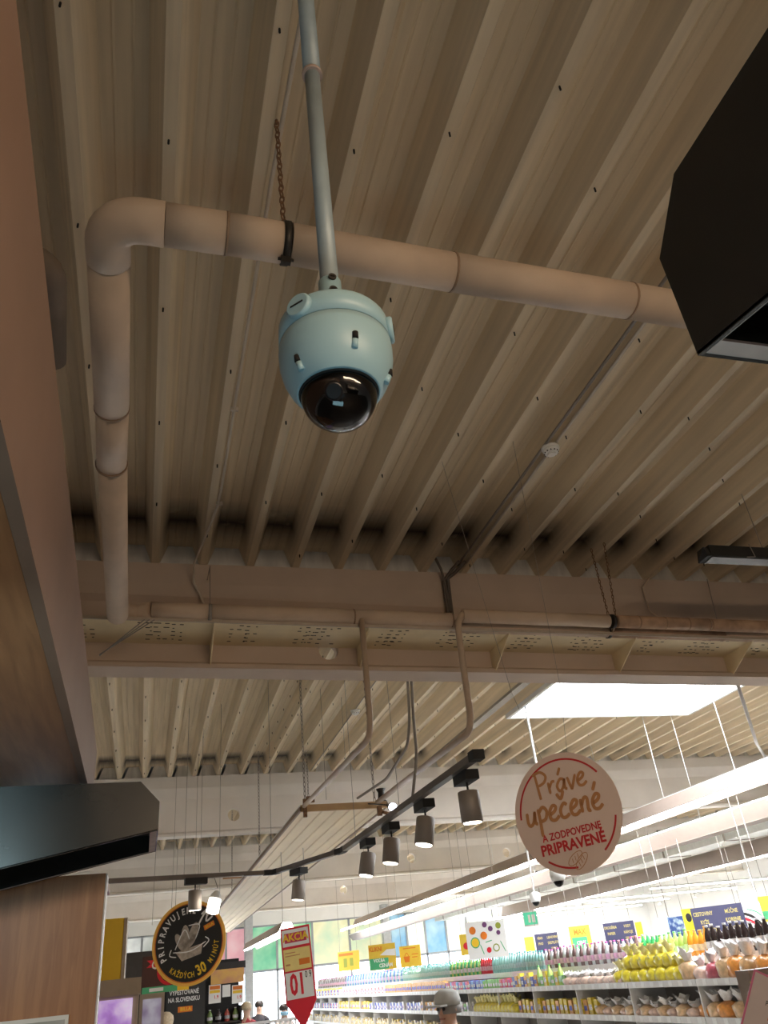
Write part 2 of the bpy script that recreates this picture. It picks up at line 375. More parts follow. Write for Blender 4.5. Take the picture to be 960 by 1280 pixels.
for i in range(len(WIN)-1):
    a, b = WIN[i], WIN[i+1]
    wd = thing('window_%d' % (i+1), None, None, ((a+b)/2, Y1+.06, .2), kind='structure')
    fr = MB(); q = .035
    for p in ((a, .2, a+q, zh), (b-q, .2, b, zh), (a, zh-q*1.5, b, zh), (a, zs-q, b, zs+q), (a, .2, b, .28)): fr.box((p[0], Y1+.02, p[1]), (p[2], Y1+.1, p[3]))
    fr.build('window_frame', FRAME, wd)
    nm, cs = PIC[order[i]]
    bx((a+q, Y1+.05, zs+q), (b-q, Y1+.06, zh-q)).build('printed_film', picture(nm, cs, 1.6, .45), wd)
    bx((a+q, Y1+.05, .28), (b-q, Y1+.058, zs-q)).build('pane', GLASS, wd)
for x in (3.4, 8.2):
    bx((x-.13, Y1-.5, FLOOR), (x+.13, Y1-.2, zh+.3)).build('trim_%d' % (5 if x < 5 else 6), mat('steel_column', (.45, .47, .48), .6), kind='structure')
# ================================================================== PIPES
ZP = 3.65; RB = .067
def ell(c, a, b, r, n=8):  # quarter bend from direction a to direction b round centre c
    c, a, b = Vector(c), Vector(a), Vector(b)
    return [c+a*r*cos(t)+b*r*sin(t) for t in [pi/2*k/n for k in range(n+1)]]
pipe = thing('insulated_pipe', 'thick beige insulated pipe with an elbow, running back from and across the front deck', 'pipe', (-.22, 1.70, ZP))
ex = -.222; ey = 1.69; er = .10
el = [(ex, ey+er+.07, ZP)]+[tuple(p) for p in ell((ex+er, ey+er, ZP), (-1, 0, 0), (0, -1, 0), er)]+[(ex+er+.07, ey, ZP)]
MB().tube(el, RB+.002, 24).build('elbow', PIPE, pipe)
def seg(a, b, r, m=PIPE, name='pipe_segment', par=pipe): return MB().tube([a, b], r, 24).build(name, m, par)
xs = [ex+er+.07, .135, .31, .335, .90, 1.60, 2.6]
ys = [ey, 1.69, 1.695, 1.695, 1.715, 1.73, 1.76]
for i in (0, 1, 3, 4, 5):
    a, b = (xs[i]+.002, ys[i], ZP), (xs[i+1]-.002, ys[i+1], ZP)
    if i == 1: b = (xs[2], ys[2], ZP)
    seg(a, b, RB if i != 1 else RB-.001)
for x, y in ((.135, 1.69), (.90, 1.715), (1.60, 1.73)):
    MB().tube([(x-.004, y, ZP), (x+.004, y, ZP)], RB+.0015, 24).build('seam', SEAM, pipe)
yy = [ey+er+.07, 2.62, 3.02, 4.66]
for i in range(3): seg((ex-.01*i, yy[i]+.002, ZP), (ex-.012*(i+1), yy[i+1]-.002, ZP), [RB, RB-.003, RB-.004][i])
for y in yy[1:3]: MB().tube([(ex-.012*(yy.index(y)), y-.005, ZP), (ex-.012*yy.index(y), y+.005, ZP)], RB+.002, 24).build('seam', SEAM, pipe)
# crack marks on the transverse run
mk = MB()
for x in (.36, .78, 1.03, 1.25, 1.58): mk.tube([(x, ys[4], ZP)]+[(x+.004*k, ys[4]-RB*1.01*sin(.25*k+.1)+.005, ZP-RB*1.01*cos(.25*k+.1)+.0) for k in range(0)]+[(x+.01, ys[4], ZP)], RB+.0012, 16)
# pipe along beam 1
bp = thing('beam_pipe', 'long beige insulated pipe resting along the cream ledge of the first beam', 'pipe', (0, 4.78, 3.665))
PB = .052; YB = 4.735; ZB = 3.712
el = [(ex-.036, 4.60, ZB-.03)]+[tuple(p+Vector((0, 0, 0))) for p in ell((ex-.036+.12, 4.68, ZB), (-1, 0, 0), (0, 1, 0), .12)]+[(ex+.16, YB, ZB)]
MB().tube(el, [.060, .060, .060, .059, .058, .057, .056, .055, .054, .053, .053], 20).build('elbow', PIPE, bp)
cuts = [ex+.16, .30, 1.25, 1.95, 3.20, 4.2, 5.6, 7.5, 10]
for i in range(len(cuts)-1):
    seg((cuts[i], YB+(.05 if i > 2 else 0), ZB-(.024 if i > 2 else 0)), (cuts[i+1]-.004, YB+(.05 if i > 2 else 0), ZB-(.024 if i > 2 else 0)), PB-.001*(i % 2)-(.006 if i > 2 else 0), PIPED if i == 4 else PIPE, par=bp)
for x in cuts[1:5]: MB().tube([(x-.006, YB, ZB), (x+.004, YB, ZB)], PB+.0015, 20).build('seam', SEAM, bp)
up2 = thing('upper_pipe', 'second beige insulated pipe laid on top of the beam pipe, stained brown on the right', 'pipe', (2.05, 4.72, ZB))
YU, ZU = 4.655, 3.712
cu2 = [2.0, 3.14, 3.20, 4.0, 4.9, 7.5]
for i in (0, 2, 3, 4):
    seg((cu2[i]+.004, YU, ZU), (cu2[i+1]-.004, YU, ZU), .047, PIPED if i in (2, 3) else PIPE, par=up2)
for x in (3.38, 3.6, 3.8, 3.98): MB().tube([(x-.004, YU, ZU), (x+.004, YU, ZU)], .049, 20).build('seam', SEAM, up2)
# hangers: chain + clamp
def chain(mb, a, b, ll=.034, r=.0032, wd=.0085):
    a, b = Vector(a), Vector(b); d = (b-a); n = max(2, int(d.length/(ll*.78))); t = d.normalized(); u = t.orthogonal().normalized(); v = t.cross(u)
    for i in range(n):
        mb.torus(a+d*((i+.5)/n), t, u if i % 2 else v, ll*.5, wd, r, 10, 4)
def clamp(mb, x, y, z, r, ax='x'):
    d = Vector((1, 0, 0)) if ax == 'x' else Vector((0, 1, 0)); c = Vector((x, y, z))
    mb.tube([c-d*.011, c+d*.011], r+.004, 20)
hg = thing('pipe_hanger', 'rusty chain from the deck holding the thick pipe in a dark clamp', 'pipe hanger', (.315, 1.695, ZP))
m_ = MB(); chain(m_, (.303, 1.66, ZC-.012), (.318, 1.69, ZP+RB+.01)); m_.build('chain', RUST, hg)
m_ = MB(); clamp(m_, .3225, 1.695, ZP, RB); m_.build('clamp', DARKST, hg)
m_ = MB(); m_.box((.305, 1.685, ZP-RB-.03), (.335, 1.70, ZP-RB)); m_.tube([(.295, 1.69, ZP-RB-.014), (.345, 1.69, ZP-RB-.014)], .005, 8); m_.tube([(.318, 1.69, ZP-RB-.035), (.318, 1.69, ZP-RB)], .004, 8); m_.build('clamp_bolt', DARKST, hg)
m_ = MB(); m_.tube([(.303, 1.66, ZC), (.303, 1.66, ZC-.02)], .006, 8); m_.build('anchor', RUST, hg)
hg = thing('pipe_hanger', 'pair of thin rusty chains with a black clamp where the two beam pipes meet', 'pipe hanger', (3.27, 4.77, ZB))
for p, q in ((atY(738, 683, 4.55), 3.24), (atY(752, 668, 4.45), 3.30)): p = Vector((p.x, p.y, ZC)); m_ = MB(); chain(m_, p, (q-.09, YU, ZU+.05), .03, .003, .007); m_.build('chain', RUST, hg)
m_ = MB(); clamp(m_, 3.17, YU, ZU, .048); clamp(m_, 3.20, YB+.05, ZB-.024, PB-.004); m_.build('clamp', DARKST, hg)
tilt(hg); tilt(bp); tilt(up2)
hg = thing('pipe_hanger', 'narrow dark clamp and rod on the beam pipe near its left elbow', 'pipe hanger', (.30, YB, ZB))
m_ = MB(); clamp(m_, .30, YB, ZB, PB); m_.tube([(.30, YB, ZB+PB), (.30, YB+.1, 4.1), (.30, 5.09, 4.12)], .003, 6); m_.build('clamp', CABLE, hg)
# drain tubes dropping to the heating panel
def bend_path(pts, r=.09, n=6):
    pts = [Vector(p) for p in pts]; out = [pts[0]]
    for i in range(1, len(pts)-1):
        a = (pts[i-1]-pts[i]).normalized(); b = (pts[i+1]-pts[i]).normalized()
        p0, p1 = pts[i]+a*r, pts[i]+b*r
        for k in range(n+1): t = k/n; out.append(p0*(1-t)**2+pts[i]*2*t*(1-t)+p1*t*t)
    out.append(pts[-1]); return out
TUBEB = mat('drain_tube', (.50, .38, .28), .55, var=.08)
o = MB().tube(bend_path([(1.295, YB-.03, ZB-.04), (1.295, YB-.03, 2.885), (1.275, 7.02, 2.93)], .16), .019, 12).build('supply_tube', TUBEB); tag(o, 'beige supply tube bending down from the beam pipe to the left corner of the panel', 'tube')
o = MB().tube(bend_path([(2.02, YU, ZU), (1.95, YU-.02, ZU-.03), (1.94, YU-.02, 2.89), (1.93, 7.02, 2.93)], .13), .022, 12).build('supply_tube', TUBEB); tag(o, 'beige supply tube bending down from the upper pipe to the right corner of the panel', 'tube')
# cream perforated ledge on beam 1
ld = thing('pipe_ledge', 'cream perforated steel ledge with triangular brackets along the first beam', 'ledge', (3, 4.96, 3.65))
bx((X0+.2, 4.745, 3.652), (14, 5.148, 3.660)).build('ledge_plate', CREAM, ld)
bx((X0+.2, 4.735, 3.640), (14, 4.745, 3.662)).build('front_lip', mat('ledge_lip', (.50, .42, .33), .6), ld)
for k in range(-3, 12):
    x = .33+k*1.03
    MB().prism([(x, 4.76, 3.651), (x, 5.147, 3.651), (x, 5.147, 3.50), (x, 5.10, 3.49)], (.008, 0, 0)).build('bracket', CREAM, ld)
pf = MB()
for k in range(-3, 12):
    for q in (-.42, 0, .06, .45, .52):
        for j in range(5):
            for i in range(3):
                if random.random() < .65:
                    x = .33+k*1.03+q+.12+i*.05; y = 4.80+j*.065+random.choice((0, .012)); l = random.choice((.012, .006, .014))
                    pf.box((x-l, y-.005, 3.6505), (x+l, y+.005, 3.6522))
pf.build('perforations', HOLE, ld, kind='stuff')
tilt(ld)
# ================================================================== CONDUITS, CABLES, DETECTORS
cz = ZC-.010
o = MB().tube([(.34, -1.5, cz), (.332, 1.2, cz), (.318, 1.9, cz), (.313, 3.3, cz), (.313, 4.05, cz), (.305, 4.3, cz-.002), (.255, 4.62, cz-.03), (.20, 4.95, cz-.06), (.205, 5.06, cz-.16), (.25, 5.07, 4.0), (.292, 5.08, 3.90)], .0085, 8).build('cable', CABLEW)
tag(o, 'pale cable clipped along a deck rib and looping down to the beam pipe', 'cable')
for y in (3.3, 4.25): MB().box((.295, y-.008, cz-.012), (.335, y+.008, ZC)).build('clip', CABLEW, o)
dn = Matrix
cx = 2.20
cp = thing('cable_conduit', 'pair of grey conduits along a deck rib to the smoke detector and down the beam', 'conduit', (cx, 4, cz))
for dx, m2 in ((-.026, CABLE), (.032, CABLEW)):
    MB().tube([(cx+dx, -1, ZC+.004), (cx+dx, 4.98, ZC+.004)], .009, 8).build('conduit', m2, cp)
MB().tube([(cx, 4.9, ZC-.01), (cx-.03, 5.02, ZC-.03), (cx-.09, 5.07, 4.18), (cx-.10, 5.07, 3.86)], .014, 8).build('cable_bundle', mat('bundle_grey', (.13, .105, .085), .6), cp)
MB().tube([(cx-.05, 4.9, ZC-.01), (cx-.07, 5.02, ZC-.02), (cx-.13, 5.07, 4.15), (cx-.13, 5.07, 3.86)], .012, 8).build('cable_bundle', mat('bundle_grey', (.13, .105, .085), .6), cp)
MB().tube([(cx-.22, 4.95, ZC+.05), (cx-.15, 5.03, ZC-.015), (cx-.12, 5.06, 4.12), (cx-.115, 5.06, 3.9)], .010, 8).build('cable_bundle', mat('bundle_grey', (.13, .105, .085), .6), cp)
def detector(x, y, label):
    t = thing('smoke_detector', label, 'smoke detector', (x, y, ZC))
    MB().lathe([(.055, 0), (.055, -.012), (.048, -.018)], (x, y, ZC), 28).build('base', WHITE, t)
    MB().lathe([(.046, -.018), (.048, -.030), (.040, -.044), (.028, -.046)], (x, y, ZC), 28).build('head', WHITE, t)
    v = MB()
    for k in range(12):
        a = 2*pi*k/12; v.box((x+.040*cos(a)-.004, y+.040*sin(a)-.004, ZC-.043), (x+.040*cos(a)+.004, y+.040*sin(a)+.004, ZC-.034))
    v.build('vents', HOLE, t)
    MB().lathe([(.026, -.046), (.024, -.055)], (x, y, ZC), 20).build('cap', WHITE, t)
detector(2.215, 3.42, 'round white smoke detector on the dim front deck between two grey conduits')
detector(2.20, 8.6, 'round white smoke detector on the bright second deck behind the first beam')
o = MB().tube([(2.185, 5.4, ZC-.008), (2.185, 8.5, ZC-.008)], .007, 6); o.tube([(2.185, 8.7, ZC-.008), (2.19, 11.4, ZC-.008)], .007, 6)
tag(o.build('cable', CABLE), 'thin dark cable along the second deck to its smoke detector', 'cable')
# cable bundle behind beam falling to the track
for k, dx in enumerate((0, .035)):
    p = [(1.83+dx, 5.35, 4.2), (1.80+dx, 5.4, 3.3), (1.83+dx, 5.6, 3.05), (1.72+dx*3, 6.1, 2.99 if k == 0 else 2.72)]
    if k == 0: p = [(1.83, 5.35, 4.2), (1.80, 5.45, 3.2), (1.81, 5.6, 3.05), (1.80, 6.2, 2.95), (1.75, 7.0, 2.97)]
    else: p = [(1.86, 5.35, 4.2), (1.83, 5.45, 3.2), (1.84, 5.5, 2.95), (1.80, 5.6, 2.66)]
    tag(MB().tube(bend_path(p, .08), .011, 8).build('cable', CABLE), ['thick grey cable dropping behind the beam onto the panel end', 'thick grey cable dropping behind the beam onto the black light track'][k], 'cable')
# ================================================================== DOME CAMERA
DX, DY, DZ = .270, 1.0, 2.598
dc = thing('dome_camera', 'white dome security camera with painted-in cool light on a ceiling pole in front of the corrugated deck', 'security camera', (DX, DY, DZ-.26))
def lz(prof, m, name, n=40, par=dc, c=(DX, DY, DZ)): return MB().lathe(prof, c, n).build(name, m, par)
lz([(.085, .008), (.094, .004), (.098, -.003), (.0985, -.045)], COOLTINT, 'mounting_box')
lz([(.0985, -.047), (.0995, -.060), (.0985, -.085), (.093, -.110), (.083, -.132), (.072, -.146), (.0685, -.149), (.0675, -.143)], COOLTINT, 'housing')
lz([(.0975, -.0448), (.0975, -.0475)], mat('groove', (.20, .28, .30), .6), 'groove')
lz([(.0675, -.143), (.0685, -.147), (.0655, -.152), (.064, -.146)], BLACKM, 'gasket')
g = [(.0655*cos(a), -.147-.066*sin(a)) for a in [pi/2*k/10 for k in range(10)]]+[(.001, -.213)]
lz(g, DOME, 'dome_glass')
# inner black shell (camera eyeball mask) and lens
ib = MB().lathe([(.0630, -.146), (.0630, -.160), (.058, -.176), (.046, -.190), (.02, -.198), (.001, -.199)], (DX, DY, DZ), 32)
ib.build('inner_shell', mat('gloss_black', (.004, .004, .004), .22, var=0, spec=.25), dc)
MB().lathe([(.016, 0), (.016, .012), (.012, .014)], (DX-.02, DY-.045, DZ-.178), 20, ax=(-.2, -.7, -.7)).build('lens', mat('lens_ring', (.012, .012, .014), .25, .2, var=0), dc)
# round cable entry caps
for dx, dy, lb in ((-.074, -.066, None), (.093, -.036, None)):
    a = Vector((dx, dy, 0)).normalized(); c0 = Vector((DX, DY, DZ-.020))+a*.094
    ec = MB().lathe([(.024, 0), (.024, .009), (.021, .012)], c0, 24, ax=a).build('entry_cap', COOLTINT, dc)
    s = a.cross(Vector((0, 0, 1))); q = c0+a*.0125
    MB().prism([q-s*.013+Vector((0, 0, -.0015)), q+s*.013+Vector((0, 0, -.0015)), q+s*.013+Vector((0, 0, .0015)), q-s*.013+Vector((0, 0, .0015))], a*.0008).build('slot', HOLE, ec)
# recessed screw pockets
for ang in (-84, -150, -22):
    a = Vector((cos(R(ang)), sin(R(ang)), 0)); c0 = Vector((DX, DY, DZ-(.100 if ang == -84 else .118)))+a*(.0945 if ang == -84 else .0885)
    MB().tube([c0+a*.0015+Vector((0, 0, .006)), c0+Vector((0, 0, -.006))+a*.0005], .0052, 10).build('screw_pocket', HOLE, dc)
    MB().tube([c0+Vector((0, 0, -.006))-a*.0015, c0+Vector((0, 0, -.020))+a*-.0075], .0058, 10).build('screw_channel', COOLTINT, dc)
# pole
pm = MB().tube([(DX, DY, DZ+.062), (DX, DY, 3.42)], .0175, 20); pm.build('pole', POLEM, dc)
MB().tube([(DX, DY, 3.40), (DX, DY, ZC)], .0205, 20).build('upper_pole', POLEM, dc)
MB().tube([(DX, DY, 3.392), (DX, DY, 3.402)], .0235, 20).build('collar', RIM, dc)
MB().tube([(DX, DY, DZ+.006), (DX, DY, DZ+.118)], .0215, 20).build('socket', COOLTINT, dc)
for z in (.080, .112): 
    ss = MB().lathe([(.0075, 0), (.0075, .003)], (DX, DY-.0215, DZ+z), 14, ax=(0, -1, 0)).build('set_screw', DARKST, dc)
    MB().box((DX-.004, DY-.026, DZ+z-.001), (DX+.004, DY-.0245, DZ+z+.001)).build('screw_slot', HOLE, ss)
MB().lathe([(.05, 0), (.05, -.012), (.02, -.02)], (DX, DY, ZC), 24).build('ceiling_flange', POLEM, dc)
# ================================================================== BLACK HOODS
def hood(label, O_, U, V, H, ch, L_, D, slope):
    O_, U, V = Vector(O_), Vector(U), Vector(V); Z = Vector((0, 0, 1)); t = thing('metal_hood', label, 'hood', O_)
    def P(u, v, z): return O_+U*u+V*v+Z*z
    side = [(0, 0), (0, H), (ch*.95, H+ch), (L_, H+ch), (L_, -slope*L_)]
    for nm, v in (('side_panel', 0), ('side_panel', D-.004)):
        MB().prism([P(u, v, z) for u, z in side], V*.004).build(nm, BLACK, t)
    MB().prism([P(0, .004, 0), P(0, D-.004, 0), P(0, D-.004, H), P(0, .004, H)], U*.004).build('nose_panel', BLACK, t)
    MB().prism([P(0, .004, H), P(0, D-.004, H), P(ch*.95, D-.004, H+ch), P(ch*.95, .004, H+ch)], U*.004).build('chamfer_panel', BLACK, t)
    MB().prism([P(ch*.95, .004, H+ch-.004), P(L_, .004, H+ch-.004), P(L_, D-.004, H+ch-.004), P(ch*.95, D-.004, H+ch-.004)], Z*.004).build('top_panel', BLACK, t)
    rw = .024
    rm = MB()
    def bot(u, v): return P(u, v, -slope*u+.001)
    rm.prism([bot(0, 0), bot(0, D), bot(rw, D), bot(rw, 0)], Z*.003); rm.prism([bot(rw, 0), bot(L_, 0), bot(L_, rw*.25), bot(rw, rw*.25)], Z*.003)
    rm.prism([bot(rw, D-rw*.3), bot(L_, D-rw*.3), bot(L_, D), bot(rw, D)], Z*.003); rm.build('bottom_rim', RIM, t)
    bk = MB().prism([P(rw, .005, 0), P(L_, .005, -slope*L_+.01), P(L_, D-.006, -slope*L_+.01), P(rw, D-.006, 0)][:0] or [P(rw, .01, .05), P(L_, .01, .05), P(L_, D-.01, .05), P(rw, D-.01, .05)], Z*.003).build('inner_tray', BLACKM, t)
    return t
hood('black metal canopy hood with a cut corner over the wooden cabinet at lower left', (.025, 2.6, 2.043), (-1, 0, 0), (0, 1, 0), .083, .062, 1.3, .40, .19)
hood('black metal canopy hood with a cut corner hanging close at the right', (.444, .423, 2.043), (0, -1, 0), (1, 0, 0), .124, .056, 1.2, .45, .19)
# ================================================================== WOOD CABINET (left)
cab = thing('wooden_bulkhead', 'long reddish wooden bulkhead overhanging along the left side', 'bulkhead', (-.8, 1, 2.22))
MB().prism([(-.222, -1.6, 2.222), (-.222, 3.05, 2.222), (-.222, 3.05, 2.40), (-.222, .547, 2.613), (-.222, -1.6, 2.79)], (.022, 0, 0)).build('fascia', TRIMW, cab)
bx((-1.8, -1.6, 2.222), (-.2225, 3.05, 2.24)).build('soffit', WOOD, cab)
bx((-1.8, 3.03, 2.242), (-.2225, 3.05, 2.435)).build('end_panel', WOOD, cab)
cb2 = thing('wooden_cabinet', 'tall brown wooden cabinet under the black hood at lower left', 'cabinet', (-.7, 3.2, FLOOR))
bx((-1.4, 3.04, FLOOR), (-.135, 3.06, 1.99)).build('front_panel', WOODV, cb2)
bx((-.134, 3.04, FLOOR), (-.130, 3.16, 1.99)).build('edge_band', mat('pale_edge', (.62, .55, .5), .4), cb2)
bx((-1.4, 3.061, 1.97), (-.135, 3.5, 1.99)).build('top_board', WOODV, cb2)
p = atY(4, 1272, 3.02); q = atY(86, 1268, 3.02)
nt_ = thing('glazed_notice', 'white framed glossy notice at the foot of the wooden cabinet panel', 'notice', (p.x, 3.03, 1.4))
bx((p.x-.2, 3.022, 1.42), (q.x, 3.038, q.z)).build('frame', WHITE, nt_)
bx((p.x-.19, 3.019, 1.43), (q.x-.01, 3.0215, q.z-.012)).build('picture', picture('notice_print', [(.2, .2, .22), (.5, .5, .5), (.3, .35, .3)], 9), nt_)
# dark bracket on the far left under the deck
sp_ = [atZ(20, 318, 4.0), atZ(64, 328, 4.0), atZ(66, 450, 4.0)]
tag(MB().tube(bend_path(sp_, .10), .055, 18).build('pipe_stub', mat('dark_pipe', (.22, .17, .13), .6)), 'short dark bent pipe under the deck beside the wooden bulkhead', 'pipe')
# thin pair of wires tying pipe to left
w_ = MB()
for k in range(3): w_.tube([(-.10+.03*k, 4.70, 3.64), (-.36, 4.95, 3.50+.004*k)], .004, 6)
tag(w_.build('tie_wire', CABLE), 'twisted grey tie wires below the left elbow of the beam pipe', 'wire')
# ================================================================== BLACK LINEAR HOUSING (right)
bh = thing('linear_luminaire', 'black linear light housing hanging under the dim deck at the right edge', 'light', (3.9, 3.9, 3.75))
p = atY(880, 692, 3.75); zz = p.z
MB().prism([(p.x-.02, 3.72, zz+.03), (p.x+.02, 3.78, zz+.055), (p.x+.02, 3.83, zz+.055), (p.x, 3.83, zz-.03), (p.x, 3.72, zz-.03)], (.03, 0, 0)).build('end_cap', BLACKM, bh)
bx((p.x+.03, 3.72, zz-.028), (p.x+2.2, 3.83, zz+.05)).build('housing', BLACKM, bh)
bx((p.x+.04, 3.73, zz-.034), (p.x+2.2, 3.82, zz-.028)).build('diffuser', mat('grey_diffuser', (.05, .045, .045), .4), bh)
MB().tube([(p.x+.33, 3.70, zz+.06), (p.x+.345, 3.70, zz-.035), (p.x+.28, 3.70, zz-.04)], .0035, 6).build('strap', CABLE, bh)
MB().tube([(p.x+.5, 3.77, zz+.04), (p.x+.5, 3.77, ZC)], .003, 6).build('wire', CABLE, bh)
def wire(a, b, r, m, label, name='suspension_wire', group=None, cat='wire'):
    return tag(MB().tube([a, b], r, 6).build(name, m), label, cat, group)
p = atY(913, 455, 4.4); q = atY(975, 600, 4.4)
wire((p.x, 4.4, ZC), (p.x, 4.4, atY(960, 575, 4.4).z-.25), .013, mat('brown_rod', (.2, .13, .09), .6), 'brown hanging rod passing below the right black hood', 'hanging_rod', cat='rod')
p = atY(883, 722, 5.05); q = atY(896, 774, 4.9)
wire(Vector((p.x, 5.05, 4.24)), q, .003, CABLE, 'thin dark wire lying across the beam above the stained pipe')
p = atY(803, 722, 5.06); 
tag(MB().tube([(p.x+.05, 5.0, ZC-.01), (p.x-.02, 5.07, 4.15), (p.x-.01, 5.08, 3.95), (p.x+.05, 5.0, 3.82)], .006, 6).build('cable', PIPE), 'beige cable looping down the beam face right of the rusty chains', 'cable')
# ================================================================== RADIANT PANEL
rp = thing('radiant_panel', 'long cream ribbed radiant heating panel hung on chains below the second deck', 'heating panel', (1.63, 12, 2.88))
PX0, PX1, PY0, PY1, PZ = 1.25, 2.03, 7.05, 22.0, 2.90
bx((PX0, PY0, PZ-.012), (PX1, PY0+.025, PZ+.045)).build('end_rail', mat('panel_rail', (.55, .36, .18), .5), rp)
pl = MB(); n = 6; pr = []
for i in range(n):
    x = PX0+.012+(PX1-PX0-.024)*i/n; d = (PX1-PX0-.024)/n
    pr += [(x, PZ), (x+d*.42, PZ), (x+d*.48, PZ-.010), (x+d*.60, PZ-.010), (x+d*.66, PZ)]
pr.append((PX1-.012, PZ)); v = []; f = []
L3 = [PY0+.02, 12.0, 12.02, PY1]
for x, z in pr: v += [(x, PY0+.026, z), (x, PY1, z)]
pl.add(v, [(2*i, 2*i+1, 2*i+3, 2*i+2) for i in range(len(pr)-1)])
pl.build('radiant_sheet', mat('panel_cream', (.86, .72, .50), .55, var=.08, scale=1.5, stretch=(3, .6, 1)), rp)
bx((PX0, PY0+.026, PZ+.012), (PX1, PY1, PZ+.05)).build('insulation', WHITE, rp)
bx((PX0-.01, PY0, PZ-.006), (PX0+.008, PY1, PZ+.03)).build('edge_rail', mat('edge_brown', (.28, .2, .14), .6), rp)
bx((PX1-.008, PY0, PZ-.006), (PX1+.01, PY1, PZ+.03)).build('edge_rail', MATS['edge_brown'], rp)
for y in (7.3, 10.5, 14): 
    ch = MB(); chain(ch, (PX0+.05, y-.2, ZC), (PX0+.05, y-.2, PZ+.05), .05, .004, .01); ch.build('chain', CABLE, rp)
    ch = MB(); chain(ch, (PX1-.1, y-.2, ZC), (PX1-.1, y-.2, PZ+.05), .05, .004, .01); ch.build('chain', CABLE, rp)
br = MB(); br.box((PX0+.02, PY0-.03, PZ-.06), (PX0+.05, PY0, PZ+.09)); br.box((PX0+.05, PY0-.03, PZ+.06), (PX0+.12, PY0, PZ+.11)); br.build('bracket', RUST, rp)
br = MB(); br.box((PX1-.10, PY0-.03, PZ-.08), (PX1-.06, PY0, PZ+.0)); br.tube([(PX1-.06, PY0-.02, PZ-.05), (PX1, PY0-.03, PZ-.07)], .014, 8); br.build('bracket', RUST, rp)
MB().lathe([(.05, 0), (.05, .012), (.035, .02), (.028, .09), (.045, .12)], (PX1-.02, PY0+.1, PZ+.05), 16).build('valve_cap', DARKST, rp)
o = MB().box((1.0, 11.9, PZ+.05), (1.35, 11.93, PZ+.11)); tag(o.build('wooden_batten', mat('batten', (.4, .22, .1), .6)), 'short wooden batten across the left edge of the heating panel', 'batten')
# ================================================================== LIGHT TRACK + SPOTS
ZT = 2.60
tr = thing('light_track', 'dark ceiling light track bending twice above the black round sign', 'light track', (1.2, 6.5, ZT))
tp = [Vector((1.72, 4.15, ZT)), Vector((1.665, 7.36, ZT)), Vector((1.215, 8.55, ZT)), Vector((-1.0, 8.25, ZT))]
def bar(a, b, w2, h, name, m, par):
    d = (b-a).normalized(); s = Vector((-d.y, d.x, 0))*w2; z = Vector((0, 0, 1))
    return MB().prism([a-s-z*h, a+s-z*h, a+s+z*h, a-s+z*h], b-a).build(name, m, par)
for i in range(3):
    d = (tp[i+1]-tp[i]).normalized()
    bar(tp[i]+d*(.10 if i else 0), tp[i+1]-d*(.10 if i < 2 else 0), .024, .020, 'track_rail', TRACK, tr)
for i in (1, 2):
    a = tp[i]-(tp[i]-tp[i-1]).normalized()*.1; b = tp[i]+(tp[i+1]-tp[i]).normalized()*.1
    bar(a, tp[i], .025, .024, 'joint', BLACKM, tr); bar(tp[i], b, .025, .024, 'joint', BLACKM, tr)
bar(tp[0]-Vector((0, .08, 0)), tp[0]+Vector((0, .0, 0)), .034, .026, 'end_feed', BLACKM, tr)
for x, y in ((1.70, 5.6), (1.67, 6.85), (.34, 8.43)): MB().tube([(x, y, ZT+.02), (x, y, ZC)], .0022, 6).build('wire', CABLE, tr)
SPN = [((560, 1018), 'nearest and largest'), ((511, 1048), 'second'), ((469, 1072), 'third'), ((439, 1088), 'fourth')]
spl = {0: 'grey cylinder spotlight at the near end of the track, largest of the row', 1: 'grey cylinder spotlight second from the near end of the track, tilted left',
       2: 'grey cylinder spotlight third from the near end of the track', 3: 'grey cylinder spotlight fourth from the near end, just before the track bends',
       4: 'grey cylinder spotlight on the short diagonal piece of the track', 5: 'grey cylinder spotlight shining onto the top of the black round sign'}
def spot(k, x, y, tilt, dirn):
    t = thing('track_spotlight', spl[k], 'spotlight', (x, y, ZT-.4), group='spotlights on the light track')
    d = Vector(dirn).normalized(); s = Vector((-d.y, d.x, 0)); z = Vector((0, 0, 1)); c = Vector((x, y, ZT-.022))
    off = s*-.055
    a = c-d*.10+off
    MB().prism([a-s*.042-z*.055, a+s*.042-z*.055, a+s*.042, a-s*.042], d*.21).build('adapter', BLACKM, t)
    MB().tube([c+off-z*.05, c+off-z*.115], .0065, 8).build('stem', BLACKM, t)
    ax = (Vector((0, 0, -1))+Vector(tilt)).normalized(); top = c+off-z*.105
    MB().lathe([(.058, 0), (.062, .006), (.062, .17), (.058, .172), (.052, .160)], top, 28, ax=ax, cap=True).build('cylinder', SPOTM, t)
    MB().lathe([(.052, .165), (.052, .1725)], top, 24, ax=ax).build('lens', LAMP, t)
    l = bpy.data.lights.new('spot_beam', 'SPOT'); l.energy = 45; l.spot_size = R(55); l.spot_blend = .6; l.shadow_soft_size = .04; l.color = (1, .86, .70)
    lo = bpy.data.objects.new('spot_beam', l); C.objects.link(lo); lo.parent = t
    lo.location = top+ax*.19-ORG[t.name]; lo.rotation_euler = ax.to_track_quat('-Z', 'Y').to_euler()
for k, (y, tl) in enumerate(((4.42, (0, 0, 0)), (5.20, (-.22, -.05, 0)), (6.0, (-.18, -.05, 0)), (6.68, (-.22, -.05, 0)))):
    spot(k, 1.715-.0115*(y-4.15)*1.5, y, tl, (0, 1, 0))
spot(4, 1.36, 8.18, (-.12, 0, 0), (-.35, .93, 0)); spot(5, .44, 8.43, (0, .02, 0), (1, .1, 0))
